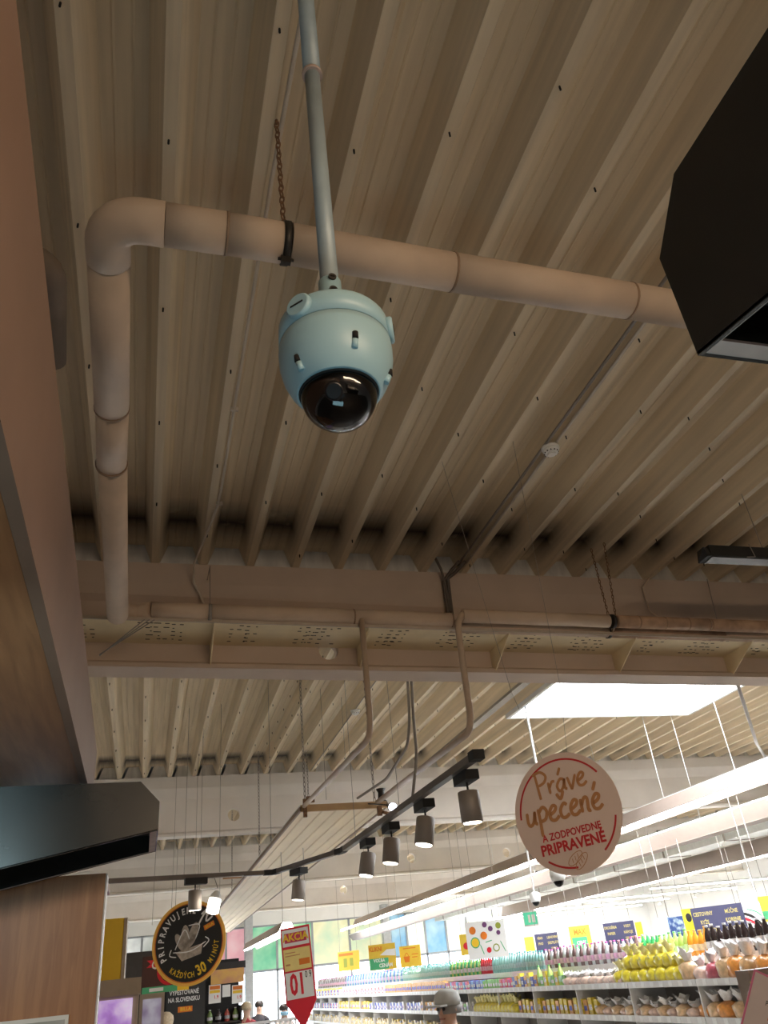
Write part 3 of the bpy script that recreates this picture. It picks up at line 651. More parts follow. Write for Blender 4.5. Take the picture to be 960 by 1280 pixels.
# small lit lamp beside it and lamp by the track
t = thing('spot_lamp', 'small bright white lamp on a thin bent arm right of the black sign', 'lamp', (.56, 8.3, 2.2))
c = atY(268, 1128, 8.3)
MB().tube([Vector((.9, 8.35, 2.57)), Vector((.62, 8.35, 2.57)), c+Vector((0.03, 0, .12))], .005, 6).build('arm', CABLE, t)
MB().lathe([(.02, .10), (.05, .06), (.055, -.09), (.05, -.095)], c, 20, ax=(.25, .1, 1)).build('body', WHITE, t)
MB().lathe([(.056, .03), (.058, -.09), (.02, -.10)], c, 20, ax=(.25, .1, 1)).build('glow', LAMP, t)
c = atY(491, 1009, 6.3)
t = thing('indicator_lamp', 'tiny glaring white lamp at the right corner of the heating panel', 'lamp', c)
MB().lathe([(.004, -.02), (.03, -.012), (.03, .012), (.004, .02)], c, 16, ax=(0, 1, .3)).build('lens', mat('glare', (1, 1, 1), .3, var=0, emit=14, ecol=(.8, .85, 1)), t)
MB().lathe([(.03, .012), (.03, .06)], c, 16, ax=(0, 1, .3)).build('body', DARKST, t)
MB().tube([c+Vector((0, .03, .02)), Vector((c.x, 7.06, 2.93))], .006, 6).build('arm', DARKST, t)
# hanging wires from second deck, free
for i, (x, y0, yl, Yd) in enumerate(((336, 900, 1060, 8.0), (402, 892, 1000, 8.3), (427, 880, 960, 8.6), (254, 921, 1120, 9.2), (276, 930, 1090, 8.8))):
    p = atY(x, y0, Yd); q = atY(x, yl, Yd)
    wire((p.x, Yd, ZC+DD), (p.x, Yd, q.z), .0025, CABLE, 'thin suspension wire hanging from the second deck, '+['right below the radiant panel chains', 'between the two supply tubes on the left', 'next to the left supply tube bend', 'nearest the wooden cabinet', 'just right of the one nearest the cabinet'][i], group='wires hanging from the second deck')
for i in range(4):
    xx = .1+.3*i; wire((xx, 12.4, ZC+DD), (xx, 12.4, 2.5), .003, CABLE, ['first', 'second', 'third', 'fourth'][i]+' thin wire from the left hanging beyond the second beam', group='wires beyond the second beam')
# ================================================================== LINEAR LUMINAIRES
def linear(label, X, Z_, ya, yb, step, gap=.25, side=.17, name='linear_luminaire', tm=TUBE, wr=True):
    t = thing(name, label, 'light', (X, (ya+yb)/2, Z_))
    MB().prism([(X, ya, Z_), (X+.012, ya, Z_-.0), (X+.10, ya, Z_+side), (X+.085, ya, Z_+side)], (0, yb-ya, 0)).build('side_plate', PEACH, t)
    MB().prism([(X+.36, ya, Z_), (X+.372, ya, Z_), (X+.285, ya, Z_+side), (X+.27, ya, Z_+side)], (0, yb-ya, 0)).build('side_plate', PEACH, t)
    MB().box((X+.085, ya, Z_+side), (X+.285, yb, Z_+side+.01)).build('top_plate', WHITE, t)
    y = ya
    while y < yb-.5:
        MB().box((X+.02, y, Z_-.012), (X+.09, y+step-gap, Z_+.022)).build('tube_lamp', tm, t)
        y += step
    y = ya+1.2
    while wr and y < min(yb, 16):
        MB().tube([(X+.185, y, Z_+side), (X+.185, y, ZC)], .005, 6).build('suspension_rod', WHITE, t); y += 1.45
    return t
linear('long peach-sided linear light with glowing tubes, nearest on the right', 6.05, 3.0, 6.4, 26, 3.6, .22)
t = thing('light_bulkhead', 'peach light trough running just below and right of the nearest tube light', 'light', (6.7, 16, 2.8))
MB().prism([(6.60, 5, 2.90), (6.61, 5, 2.90), (6.72, 5, 2.74), (6.71, 5, 2.74)], (0, 24, 0)).build('side_plate', mat('trough_paint', (.24, .19, .16), .6, var=.03), t)
MB().box((6.60, 5, 2.90), (6.64, 29, 2.918)).build('top_edge', WHITE, t)
MB().box((6.71, 5, 2.735), (6.95, 29, 2.745)).build('bottom_plate', MATS['trough_paint'], t)
for y in range(9, 28, 5): MB().tube([(6.64, y, 2.9), (6.64, y, ZC)], .004, 6).build('suspension_rod', WHITE, t)
linear('long white-sided linear light second from the left of the right-hand rows', 10.9, 2.85, 8, 26, 4.2, .22, side=.30)
linear('far linear light above the entrance glass at left', 2.55, 2.55, 17.5, 24, 3.2, .1, name='linear_luminaire', wr=False)
for y, xa, xb, lb in ((24.1, 12.6, 18.4, 'thin crosswise tube light before the far right wall'), (26.8, 12.0, 17.6, 'thin crosswise tube light one row further back at right'), (29.3, 11.6, 18.0, 'thin crosswise tube light closest to the far windows at right'), (21.3, 13.5, 18.6, 'thin crosswise tube light nearest on the far right')):
    t = thing('tube_luminaire', lb, 'light', ((xa+xb)/2, y, 3.0))
    bx((xa, y-.04, 3.0), (xb, y+.04, 3.05)).build('housing', WHITE, t); bx((xa, y-.03, 2.98), (xb, y+.03, 2.999)).build('tube_lamp', TUBEF, t)
    for x in (xa+.5, xb-.5): MB().tube([(x, y, 3.05), (x, y, ZC)], .004, 6).build('wire', WHITE, t)
# air duct on the right
du = thing('air_duct', 'grey-white rectangular air duct running lengthwise behind the tube lights', 'duct', (10.2, 18, 3.0))
bx((10.0, 8, 3.12), (10.6, 30, 3.62), .02).build('duct_body', mat('duct_paint', (.62, .63, .60), .6, .1), du)
for k in range(11): bx((9.985, 9+2*k, 3.105), (10.615, 9.04+2*k, 3.635)).build('flange', CABLE, du)
# wall washers
for k in range(8):
    y = 13.0+k*2.3
    lb = '%s small white wall washer along the far right wall, counted from the near end' % ['first', 'second', 'third', 'fourth', 'fifth', 'sixth', 'seventh', 'eighth'][k]
    t = thing('wall_washer', lb, 'spotlight', (X1-.35, y, 3.0), group='wall washers on the right wall')
    MB().lathe([(.05, 0), (.06, -.14)], (X1-.35, y, 3.1), 14).build('cylinder', WHITE, t); MB().lathe([(.05, 0), (.05, -.004)], (X1-.35, y, 2.957), 14).build('lens', LAMP, t)
    bx((X1-.35, y-.02, 3.05), (X1, y+.02, 3.08)).build('arm', WHITE, t)
    l = bpy.data.lights.new('wash', 'SPOT'); l.energy = 260; l.spot_size = R(75); l.spot_blend = .5; l.shadow_soft_size = .03
    lo = bpy.data.objects.new('wash', l); C.objects.link(lo); lo.parent = t; lo.location = (0, 0, -.05); lo.rotation_euler = (0, R(14), 0)
# ================================================================== far small dome cameras
def small_dome(px, py, dist, label):
    c = EYE+ray(px, py)*dist; t = thing('dome_camera', label, 'security camera', (c.x, c.y, c.z-.12))
    MB().tube([c+Vector((0, 0, .06)), Vector((c.x, c.y, ZC+DD))], .014, 8).build('pole', WHITE, t)
    MB().lathe([(.03, .09), (.078, .07), (.082, 0), (.07, -.05)], c, 20).build('housing', WHITE, t)
    MB().lathe([(.058, -.05), (.045, -.085), (.018, -.105), (.001, -.108)], c, 20).build('dome_glass', MATS['gloss_black'], t)
small_dome(697, 1095, 8.4, 'small white dome camera just under the round bakery sign')
small_dome(669, 1123, 12, 'smaller white dome camera left of and behind the other far one')
for px, py, D in ((525, 1075, 0), ):
    pass
# ================================================================== ROUND SIGNS
def sign_frame(c, yaw, roll=0, pitch=0):
    r = Vector((cos(yaw), sin(yaw), 0)); n = Vector((r.y, -r.x, 0)); u = Vector((0, 0, 1))
    M = Matrix((r, u, n)).transposed(); return M @ Matrix.Rotation(roll, 3, 'Z')
SIGNC = mat('sign_card', (.86, .66, .56), .55, var=.02)
RED = mat('sign_red', (.62, .03, .03), .5, var=0); BRN = mat('sign_brown', (.58, .26, .10), .5, var=0)
WHT = mat('print_white', (.85, .85, .83), .5, var=0); YEL = mat('print_yellow', (.85, .55, .03), .5, var=0); ORG_ = mat('print_orange', (.75, .20, .02), .5, var=0)
REDP = mat('print_red', (.70, .02, .04), .5, var=0); BLK = mat('print_black', (.02, .018, .016), .5, var=0); NAVY = mat('print_navy', (.045, .045, .10), .5, var=0)
def arcband(mb, r0, r1, a0, a1, z, n=24):
    v = []; 
    for k in range(n+1):
        a = a0+(a1-a0)*k/n; v += [(r0*cos(a), r0*sin(a), z), (r1*cos(a), r1*sin(a), z)]
    mb.add(v, [(2*i, 2*i+1, 2*i+3, 2*i+2) for i in range(n)]); return mb
c = EYE+ray(708, 1015)*3.75
S1 = thing('round_sign', 'round pink-beige card sign with brown handwriting and red lettering hanging on two wires', 'sign', c, M=sign_frame(c, R(-52), R(3)))
r = .276
MB().lathe([(r, -.006), (r, 0)], (0, 0, 0), 64, smooth=False).build('disc', SIGNC, S1, local=True)
for a0_, a1_ in ((34, 176), (-55, -16), (-128, -92)): ab = MB(); arcband(ab, .240, .249, R(a0_), R(a1_), .001, 40); ab.build('red_arc', RED, S1, local=True)
def script(pts_list, w, name, m, par, z=.0012):
    mb = MB()
    for pts in pts_list:
        pts = [Vector((x, y, z)) for x, y in pts]
        # smooth (Catmull-Rom)
        q = []
        P = [pts[0]]+pts+[pts[-1]]
        for i in range(1, len(P)-2):
            for k in range(5):
                t = k/5; a, b, c2, d = P[i-1], P[i], P[i+1], P[i+2]
                q.append(.5*((2*b)+(c2-a)*t+(2*a-5*b+4*c2-d)*t*t+(3*b-a-3*c2+d)*t**3))
        q.append(pts[-1]); n = len(q); v = []
        for i, p in enumerate(q):
            d = (q[min(i+1, n-1)]-q[max(i-1, 0)]); d.z = 0
            d = d.normalized() if d.length > 1e-7 else Vector((1, 0, 0)); s = Vector((-d.y, d.x, 0))*w*(.5 if 0 < i < n-1 else .3)
            v += [p-s, p+s, p-s+Vector((0, 0, .0006)), p+s+Vector((0, 0, .0006))]
        f = []
        for i in range(n-1): f += [(4*i+2, 4*i+3, 4*i+7, 4*i+6), (4*i, 4*i+2, 4*i+6, 4*i+4), (4*i+1, 4*i+5, 4*i+7, 4*i+3)]
        mb.add(v, f)
    return mb.build(name, m, par, local=True)
# hand lettering strokes, unit glyphs: x right, x-height 1
G = {
 'P': ([[(.0, 2.0), (.25, .1), (.3, -.25)], [(-.25, 1.9), (.5, 2.05), (1.0, 1.6), (.8, 1.1), (.25, .9)]], 1.15),
 'r': ([[(.0, 1.0), (.1, .0)], [(.08, .5), (.35, .95), (.62, .95)]], .75),
 'a': ([[(.75, .85), (.4, 1.0), (.05, .5), (.25, .02), (.6, .3), (.78, .95)], [(.78, .95), (.75, .2), (.95, .05)]], 1.05),
 'v': ([[(.0, 1.0), (.25, .05), (.35, .05), (.75, 1.05)]], .85),
 'e': ([[(.08, .45), (.5, .65), (.62, .95), (.35, 1.05), (.05, .6), (.15, .1), (.5, .0), (.85, .25)]], .92),
 'u': ([[(.0, 1.0), (.02, .3), (.2, .02), (.5, .25), (.68, 1.0)], [(.68, 1.0), (.65, .2), (.85, .05)]], .98),
 'p': ([[(.0, 1.1), (.08, .2), (.12, -.95)], [(.04, .8), (.4, 1.15), (.72, .8), (.55, .25), (.1, .15)]], .90),
 'c': ([[(.65, .85), (.4, 1.02), (.08, .6), (.15, .1), (.45, .0), (.8, .2)]], .88),
 'n': ([[(.0, 1.0), (.05, .0)], [(.03, .5), (.3, 1.0), (.55, .9), (.55, .1), (.75, .05)]], .90),
}
def word(s, x, y, h, sx=1.0, slope=.0, acc={}):
    out = []; cxx = x
    for i, ch in enumerate(s):
        st, adv = G[ch]
        for l in st: out.append([(cxx+(px*sx)*h+.10*py*h, y+py*h+slope*(cxx+px*h-x)) for px, py in l])
        if i in acc:
            a = [(.25, 1.35), (.6, 1.95)] if acc[i] == 'acute' else [(.0, 1.85), (.28, 1.40), (.62, 1.95)]
            out.append([(cxx+px*h*sx+.1*h, y+py*h+slope*(cxx+px*h-x)) for px, py in a])
        cxx += adv*h*sx
    return out
script(word('Prave', -.130, .098, .055, 1.06, acc={2: 'acute'}), .0135, 'handwriting', BRN, S1)
script(word('upecene', -.212, -.022, .062, 1.02, acc={3: 'caron', 6: 'acute'}), .016, 'handwriting', BRN, S1)
lettering('A ZODPOVEDNE', .0, -.092, .001, .046, RED, S1, bold=.022, sx=.88)
lettering('PRIPRAVENÉ', -.008, -.145, .001, .066, RED, S1, bold=.030, sx=.92)
def loaf(cx, cy, a, L_, w):
    o = []
    for k in range(17):
        t = 2*pi*k/16; x, y = L_*cos(t), w*sin(t); o.append((cx+x*cos(a)-y*sin(a), cy+x*sin(a)+y*cos(a)))
    ls = [o]
    for q in (-.5, -.1, .3): ls.append([(cx+(L_*q)*cos(a)-(-w*.5)*sin(a), cy+(L_*q)*sin(a)-w*.5*cos(a)), (cx+(L_*(q+.22))*cos(a)-(w*.5)*sin(a), cy+(L_*(q+.22))*sin(a)+w*.5*cos(a))])
    return ls
script(loaf(-.012, -.205, R(30), .044, .019)+loaf(.016, -.222, R(42), .044, .018), .003, 'loaf_drawing', BRN, S1)
for s in (-.06, .08):
    t0 = S1.matrix_world @ Vector((s, .266, -.003)); MB().tube([t0, t0+Vector((-.1 if s < 0 else .04, 0, .35)), Vector((t0.x-.30 if s < 0 else t0.x+.08, t0.y, ZC+DD))], .0012, 6).build('suspension_wire', CABLE, None); 
    bpy.context.view_layer.update()
    w0 = C.objects[-1]; tag(w0, 'thin wire from the deck to the %s of the round beige bakery sign' % ('left' if s < 0 else 'right'), 'wire')
# black round sign
c = EYE+ray(236, 1178)*8.75
S2 = thing('round_sign', 'round black sign with an orange edge and a drawn pastry basket, lower left', 'sign', c, M=sign_frame(c, R(-22), R(12)))
r = .31
S2.scale = (1.37, 1.37, 1.37); bpy.context.view_layer.update()
MB().lathe([(r, -.008), (r, 0)], (0, 0, 0), 64, smooth=False).build('disc', mat('sign_orange_edge', (.98, .55, .10), .5, var=.02), S2, local=True)
MB().lathe([(.287, 0), (.287, .001)], (0, 0, 0), 64, smooth=False).build('black_face', BLK, S2, local=True)
mb = MB(); arcband(mb, .280, .288, 0, 2*pi, .0016, 48); mb.build('red_ring', ORG_, S2, local=True)
mb = MB(); arc_text('PRIPRAVUJEME', .232, R(196), R(68), .0015, .068, mb, bold=.03, sx=.8); mb.build('lettering', WHT, S2, local=True)
mb = MB(); arc_text('KAŽDÝCH', .235, R(-138), R(-92), .0015, .056, mb, flip=True, bold=.02, sx=.7); arc_text('MINÚT', .235, R(-50), R(-16), .0015, .056, mb, flip=True, bold=.02, sx=.7); mb.build('lettering', YEL, S2, local=True)
lettering('30', .065, -.215, .0015, .105, YEL, S2, rot=R(12), bold=.03, sx=.8)
BK = mat('drawing_cream', (.45, .38, .31), .6, var=.3, scale=30)
mb = MB(); poly = [(-.12, -.04), (.11, -.04), (.085, -.11), (-.08, -.115)]; mb.prism([(x, y, .001) for x, y in poly], (0, 0, .0006))
for px_, py_, a, l, w2 in ((-.07, .02, 1.9, .075, .03), (-.02, .05, 1.4, .085, .035), (.045, .05, 1.0, .09, .035), (.01, .0, .6, .07, .03)):
    mb.prism([(px_+l*cos(t)*cos(a)-w2*sin(t)*sin(a), py_+l*cos(t)*sin(a)+w2*sin(t)*cos(a), .001) for t in [2*pi*k/14 for k in range(14)]], (0, 0, .0005))
mb.build('basket_drawing', BK, S2, local=True)
script([[(-.15, -.01), (-.17, -.05), (-.12, -.075)], [(.14, 0), (.165, -.035), (.11, -.07)], [(-.14, -.035), (0, -.065), (.14, -.035)], [(-.12, -.02), (-.02, .10), (.01, .02)], [(.02, .12), (.11, .1), (.06, .01)]], .008, 'drawing_lines', WHT, S2)
script([[(.10, .10), (.17, .17), (.19, .14)], [(.14, .17), (.20, .19), (.17, .11), (.23, .13)]], .014, 'drawing_lines', WHT, S2)
MB().prism([(.145, .045, .001), (.235, .06, .001), (.23, .095, .001), (.14, .08, .001)], (0, 0, .0006)).build('logo_tag', ORG_, S2, local=True)
lettering('BILLA', .188, .07, .0018, .028, YEL, S2, rot=R(9), bold=.02)
for s in (-.1, .1):
    t0 = S2.matrix_world @ Vector((s, .29, -.004)); wire(t0, Vector((t0.x, t0.y, ZC+DD)), .0022, CABLE, 'thin wire from the ceiling to the %s of the black round sign' % ('left' if s < 0 else 'right'))
# ================================================================== rectangular hanging signs
def board(name, label, px, py, D, w2, h2, yaw, m, cat='sign', roll=0, th=.006, hang=True):
    c = EYE+ray(px, py)*D; M = sign_frame(c, yaw, roll); t = thing(name, label, cat, c, M=M)
    MB().box((-w2, -h2, -th), (w2, h2, 0)).build('board', m, t, local=True)
    if hang:
        mb = MB(); 
        for s in (-.8, .8):
            a = M.transposed() @ Vector((0, 0, 1)); top_ = 2.735 if 6.5 < c.x < 7.1 else (2.99 if 5.95 < c.x <= 6.5 else ZC+DD); mb.tube([Vector((s*w2, h2, -th/2)), Vector((s*w2, h2, -th/2))+a*(top_-c.z-h2)], .003, 5)
        mb.build('hanging_wires', CABLE, t, local=True)
    return t
def flat(t, x0, y0, x1, y1, m, z=.001, name='print'): return MB().box((x0, y0, 0), (x1, y1, z)).build(name, m, t, local=True)
# AKCIA price sign
D = 8.0; s = D/977.
c = EYE+ray(373, 1212)*D
AK = thing('price_sign', 'tall red and white price sign with yellow middle panel and pointed bottom', 'sign', c, M=sign_frame(c, R(-20), R(4)))
w2, h2 = 17.5*s*1.08, 48*s
MB().prism([(-w2, h2, -.01), (w2, h2, -.01), (w2, -h2*.72, -.01), (0, -h2*1.32, -.01), (-w2, -h2*.72, -.01)], (0, 0, .01)).build('red_board', REDP, AK, local=True)
flat(AK, -w2*.9, h2*.56, w2*.9, h2*.95, WHT, .002, 'white_panel')
flat(AK, -w2*.9, h2*.0, w2*.9, h2*.50, mat('print_paleyellow', (.85, .68, .25), .5, var=.05), .002, 'yellow_panel')
flat(AK, -w2*.9, -h2*.64, w2*.9, -h2*.04, WHT, .002, 'white_panel')
flat(AK, -w2*.74, h2*.64, w2*.74, h2*.87, mat('print_magenta', (.6, .05, .12), .5, var=0), .003, 'red_plate')
lettering('AKCIA', 0, h2*.755, .0035, h2*.24, YEL, AK, bold=.035, sx=.95)
lettering('01', -w2*.12, -h2*.34, .0025, h2*.66, REDP, AK, bold=.03, sx=.62)
lettering('0 9', w2*.62, -h2*.14, .0025, h2*.22, BLK, AK, bold=.01, sx=.62)
flat(AK, w2*.1, h2*.10, w2*.82, h2*.24, ORG_, .003, 'orange_tag')
mb = MB(); mb.box((-w2*.8, h2*.40, 0), (-w2*.1, h2*.42, .003)); mb.box((-w2*.8, h2*.33, 0), (w2*.2, h2*.35, .003)); mb.box((-w2*.8, h2*.12, 0), (-w2*.5, h2*.16, .003)); mb.build('small_print', BRN, AK, local=True)
mb = MB()
for s_x in (-.8, .8): a = AK.matrix_world.to_3x3().transposed() @ Vector((0, 0, 1)); mb.tube([Vector((s_x*w2, h2, -.005)), Vector((s_x*w2, h2, -.005))+a*(2.888-c.z-h2)], .003, 5)
mb.build('hanging_wires', CABLE, AK, local=True)
def pxs(D, n): return n*D/977.
YB_ = mat('board_yellow', (.80, .55, .06), .5, var=.04); GRN = mat('print_green', (.08, .45, .2), .5, var=0)
# (px,py,w px,h px,D)
t = board('hanging_sign', 'yellow hanging board with two dark green drawings, first in the row', 436, 1201, 17, pxs(17, 14), pxs(17, 10.5), R(-30), YB_)
flat(t, -.22, .10, .1, .15, ORG_); flat(t, -.12, -.12, -.04, .05, mat('olive', (.3, .35, .05), .5, var=0)); flat(t, .02, -.10, .10, .05, MATS['olive'])
t = board('hanging_sign', 'yellow and green hanging board with red heading and white wave', 478, 1196, 15.5, pxs(15.5, 17.5), pxs(15.5, 14), R(-30), YB_)
flat(t, -.27, -.21, .12, -.02, GRN); MB().prism([(-.05, .03, .0012), (.27, .0, .0012), (.27, .12, .0012), (.1, .12, .0012)], (0, 0, .001)).build('white_patch', WHT, t, local=True)
lettering('KLIKNI', -.13, .14, .001, .11, ORG_, t, bold=.03, sx=.8); lettering('VOĽBA', -.07, -.06, .0015, .08, WHT, t, bold=.03, sx=.9); lettering('CENÁM', .06, -.15, .0015, .09, WHT, t, bold=.03, sx=.9)
t = board('hanging_sign', 'yellow hanging board with an orange shopping basket drawing', 513, 1195, 15.5, pxs(15.5, 13.5), pxs(15.5, 11.5), R(-30), YB_)
MB().prism([(-.14, .0, .001), (-.01, .0, .001), (-.03, -.1, .001), (-.12, -.1, .001)], (0, 0, .001)).build('basket', ORG_, t, local=True); script([[(-.12, 0), (-.075, .06), (-.03, 0)]], .012, 'handle', ORG_, t); flat(t, .03, .02, .16, .035, ORG_); flat(t, .03, -.03, .14, -.015, ORG_); flat(t, -.14, .13, .12, .145, ORG_)
t = board('hanging_sign', 'yellow hanging board with a red apple, half behind the white food board', 589, 1180, 12.5, pxs(12.5, 14), pxs(12.5, 11.5), R(-30), YB_)
MB().prism([(-.08+.05*cos(a), -.02+.05*sin(a), .001) for a in [2*pi*k/16 for k in range(16)]], (0, 0, .001)).build('apple', REDP, t, local=True); script([[(-.08, .03), (-.06, .07)]], .01, 'apple_stem', BRN, t)
t = board('hanging_sign', 'white hanging board printed with fruits, vegetables and salad bowls', 608, 1174, 11.5, pxs(11.5, 25), pxs(11.5, 20.5), R(-30), WHT)
for i, (x, y, r_, m) in enumerate(((-.19, .13, .05, ORG_), (-.17, -.03, .07, GRN), (-.17, -.03, .055, YEL), (.0, .19, .035, mat('plum', (.15, .05, .15), .5, var=0)), (.08, .13, .035, MATS['plum']), (.2, .16, .04, MATS['olive']), (.19, .07, .03, MATS['plum']), (.02, -.14, .035, REDP), (.13, -.12, .05, MATS['olive']), (.13, -.12, .035, WHT), (-.03, .05, .05, ORG_))):
    z = .001+.0004*i; MB().prism([(x+r_*cos(a), y+r_*1.05*sin(a), z) for a in [2*pi*k/14 for k in range(14)]], (0, 0, .0006)).build('food_print', m, t, local=True)
script([[(-.10, -.06), (-.06, -.19)], [(.2, -.04), (.26, -.18)], [(-.02, -.04), (.08, -.02)]], .012, 'utensils', GRN, t)
def navy(label, px, py, wp, hp, D, rows):
    t = board('aisle_sign', label, px, py, D, pxs(D, wp/2), pxs(D, hp/2), R(-35), NAVY); a, b = pxs(D, wp/2), pxs(D, hp/2)
    for i, (l, r_) in enumerate(rows):
        y = b*(.55-.55*i)
        if l: lettering(l, -a*.55, y, .001, b*.36, mat('print_dullyellow', (.50, .42, .14), .5, var=0), t, bold=.02, sx=.72)
        if r_: lettering(r_, a*.55, y, .001, b*.36, mat('print_dullyellow', (.50, .42, .14), .5, var=0), t, bold=.02, sx=.72)
    return t
navy('small navy aisle sign with yellow words, farthest of the three', 684, 1179, 29, 22, 14, (('VÍNO', 'LIEHOVINY'), ('PIVO', 'DESTILÁTY'), ('', 'VODY')))
navy('middle navy aisle sign with yellow words behind the bottles', 775, 1166, 38, 24, 11.5, (('DROGÉRIA', 'VODY'), ('PAPIER', 'NÁPOJE'), ('', 'SIRUPY')))
navy('large navy aisle sign with yellow words nearest at right', 899, 1151, 62, 34, 9.3, (('CESTOVINY', 'MÚČNE'), ('RYŽE', 'KORENIE'), ('OLEJE OCTY', 'KONZERVY')))
t = board('hanging_sign', 'yellow board end panel left of the farthest navy sign', 662, 1180, 14.2, pxs(14, 6), pxs(14, 8), R(-35), YB_, hang=False)
t = board('hanging_sign', 'yellow and green board with bold MAX heading between the navy signs', 726, 1173, 12.5, pxs(12.5, 13), pxs(12.5, 14), R(-35), YB_)
lettering('MAX', 0, .09, .001, .11, ORG_, t, bold=.03, sx=.8); flat(t, -.14, -.16, .1, .02, GRN); lettering('CENY', 0, -.06, .002, .07, WHT, t, bold=.02, sx=.8)
t = board('hanging_sign', 'narrow yellow panel with a black oval at the left end of the large navy sign', 863, 1155, 9.5, pxs(9.5, 7), pxs(9.5, 17), R(-35), mat('bright_yellow', (.9, .75, .03), .5, var=0), hang=False)
MB().prism([(.035*cos(a), .07+.05*sin(a), .001) for a in [2*pi*k/16 for k in range(16)]], (0, 0, .001)).build('oval', BLK, t, local=True)
t = board('hanging_sign', 'narrow yellow panel at the right end of the middle navy sign', 800, 1165, 11.6, pxs(11.6, 4), pxs(11.6, 11), R(-35), MATS['bright_yellow'], hang=False)
t = board('picture_board', 'dark blue board with scattered pale flecks beside the narrow yellow panel', 848, 1158, 9.9, pxs(9.9, 11), pxs(9.9, 11), R(-35), picture('blue_flecks', [(.01, .03, .12), (.02, .06, .2), (.5, .6, .6)], 22), 'picture')
t = board('picture_board', 'pale and bright blue picture board left of the dark blue one', 832, 1160, 10.1, pxs(10, 8), pxs(10, 12), R(-35), picture('blue_pale', [(.1, .35, .6), (.5, .7, .8), (.8, .85, .9)], 5), 'picture')
t = board('picture_board', 'white picture board with black and crimson diagonal strokes right of the navy sign', 943, 1150, 9.2, pxs(9.2, 13), pxs(9.2, 15), R(-35), WHT, 'picture')
script([[(-.1, .08), (.0, .03), (.1, -.1)]], .03, 'stroke', BLK, t); script([[(-.1, .03), (.0, -.03), (.06, -.08)]], .03, 'stroke', REDP, t); script([[(-.05, .12), (.05, .08), (.12, .0)]], .012, 'stroke', GRN, t)
t = board('hanging_sign', 'yellow and green promotional board cut by the right frame edge', 958, 1136, 8.4, pxs(8.4, 7), pxs(8.4, 14), R(-35), YB_); flat(t, -.05, -.1, .05, -.02, GRN)
# pole crossing at right
p = atZ(845, 1015, 3.1); wire(atZ(918, 1000+30, 3.0), EYE+ray(955, 1150)*8.0, .006, WHITE, 'white rod slanting down beside the large navy sign', 'support_rod', cat='rod')
q = EYE+ray(950, 950)*8.6; p = EYE+ray(912, 825)*6.4
tag(MB().tube([(p.x, p.y, 3.62), p, EYE+ray(930, 880)*7.2, EYE+ray(946, 930)*8.3, EYE+ray(960, 952)*8.8], .016, 8).build('cable', CABLE), 'thick grey cable falling from the beam to the nearest tube light', 'cable')
# ================================================================== GONDOLA SHELVING + PRODUCTS
GX = 5.0; SH = mat('shelf_white', (.78, .77, .75), .5, var=.03); TAGW = mat('price_card', (.9, .9, .88), .5, var=0)
LV = [1.3, 1.0, .68, .36, .05]; UL = 1.25
def unit(kind):
    g = thing('shelf_unit', '', 'shelving', (0, 0, 0)); 
    bx((.42, 0, FLOOR), (.46, UL, 1.5)).build('back_panel', mat('shelf_back', (.30, .27, .25), .7), g, local=True)
    for z in LV:
        sh = bx((0.0, .01, z-.035), (.42, UL-.01, z-.012)).build('shelf', SH, g, local=True)
        bx((-.014, .005, z-.052), (0, UL-.005, z+.004)).build('price_rail', SH, sh, local=True)
        mb = MB()
        for k in range(7): mb.box((-.017, .06+k*.17, z-.047), (-.0142, .12+k*.17, z-.001))
        mb.build('price_cards', TAGW, sh, local=True, kind='stuff')
    bx((.25, .01, 1.463), (.46, UL-.01, 1.48)).build('top_shelf', SH, g, local=True)
    bx((.235, .01, 1.42), (.25, UL-.01, 1.485)).build('header_rail', SH, g, local=True)
    for y in (0,): bx((-.005, y-.008, FLOOR), (.46, y+.006, 1.48 if False else 1.30)).build('upright', SH, g, local=True)
    return g
u0 = unit(0); u0['label'] = 'white shelving unit at the near end of the long aisle gondola'; u0.location = (GX, 6.25, 0)
NU = 18
names = ['second', 'third', 'fourth', 'fifth', 'sixth', 'seventh', 'eighth', 'ninth', 'tenth']
for i in range(1, NU):
    lb = 'white shelving unit, %s from the near end of the long gondola' % ['second', 'third', 'fourth', 'fifth', 'sixth', 'seventh', 'eighth', 'ninth', 'tenth', 'eleventh', 'twelfth', 'thirteenth', 'fourteenth', 'fifteenth', 'sixteenth', 'seventeenth', 'eighteenth'][i-1]
    o = dup(u0, None, (GX, 6.25+i*UL, 0), label=lb)
    o['group'] = 'units of the long gondola' if i <= 9 else 'far units of the long gondola'
u0['group'] = 'units of the long gondola'
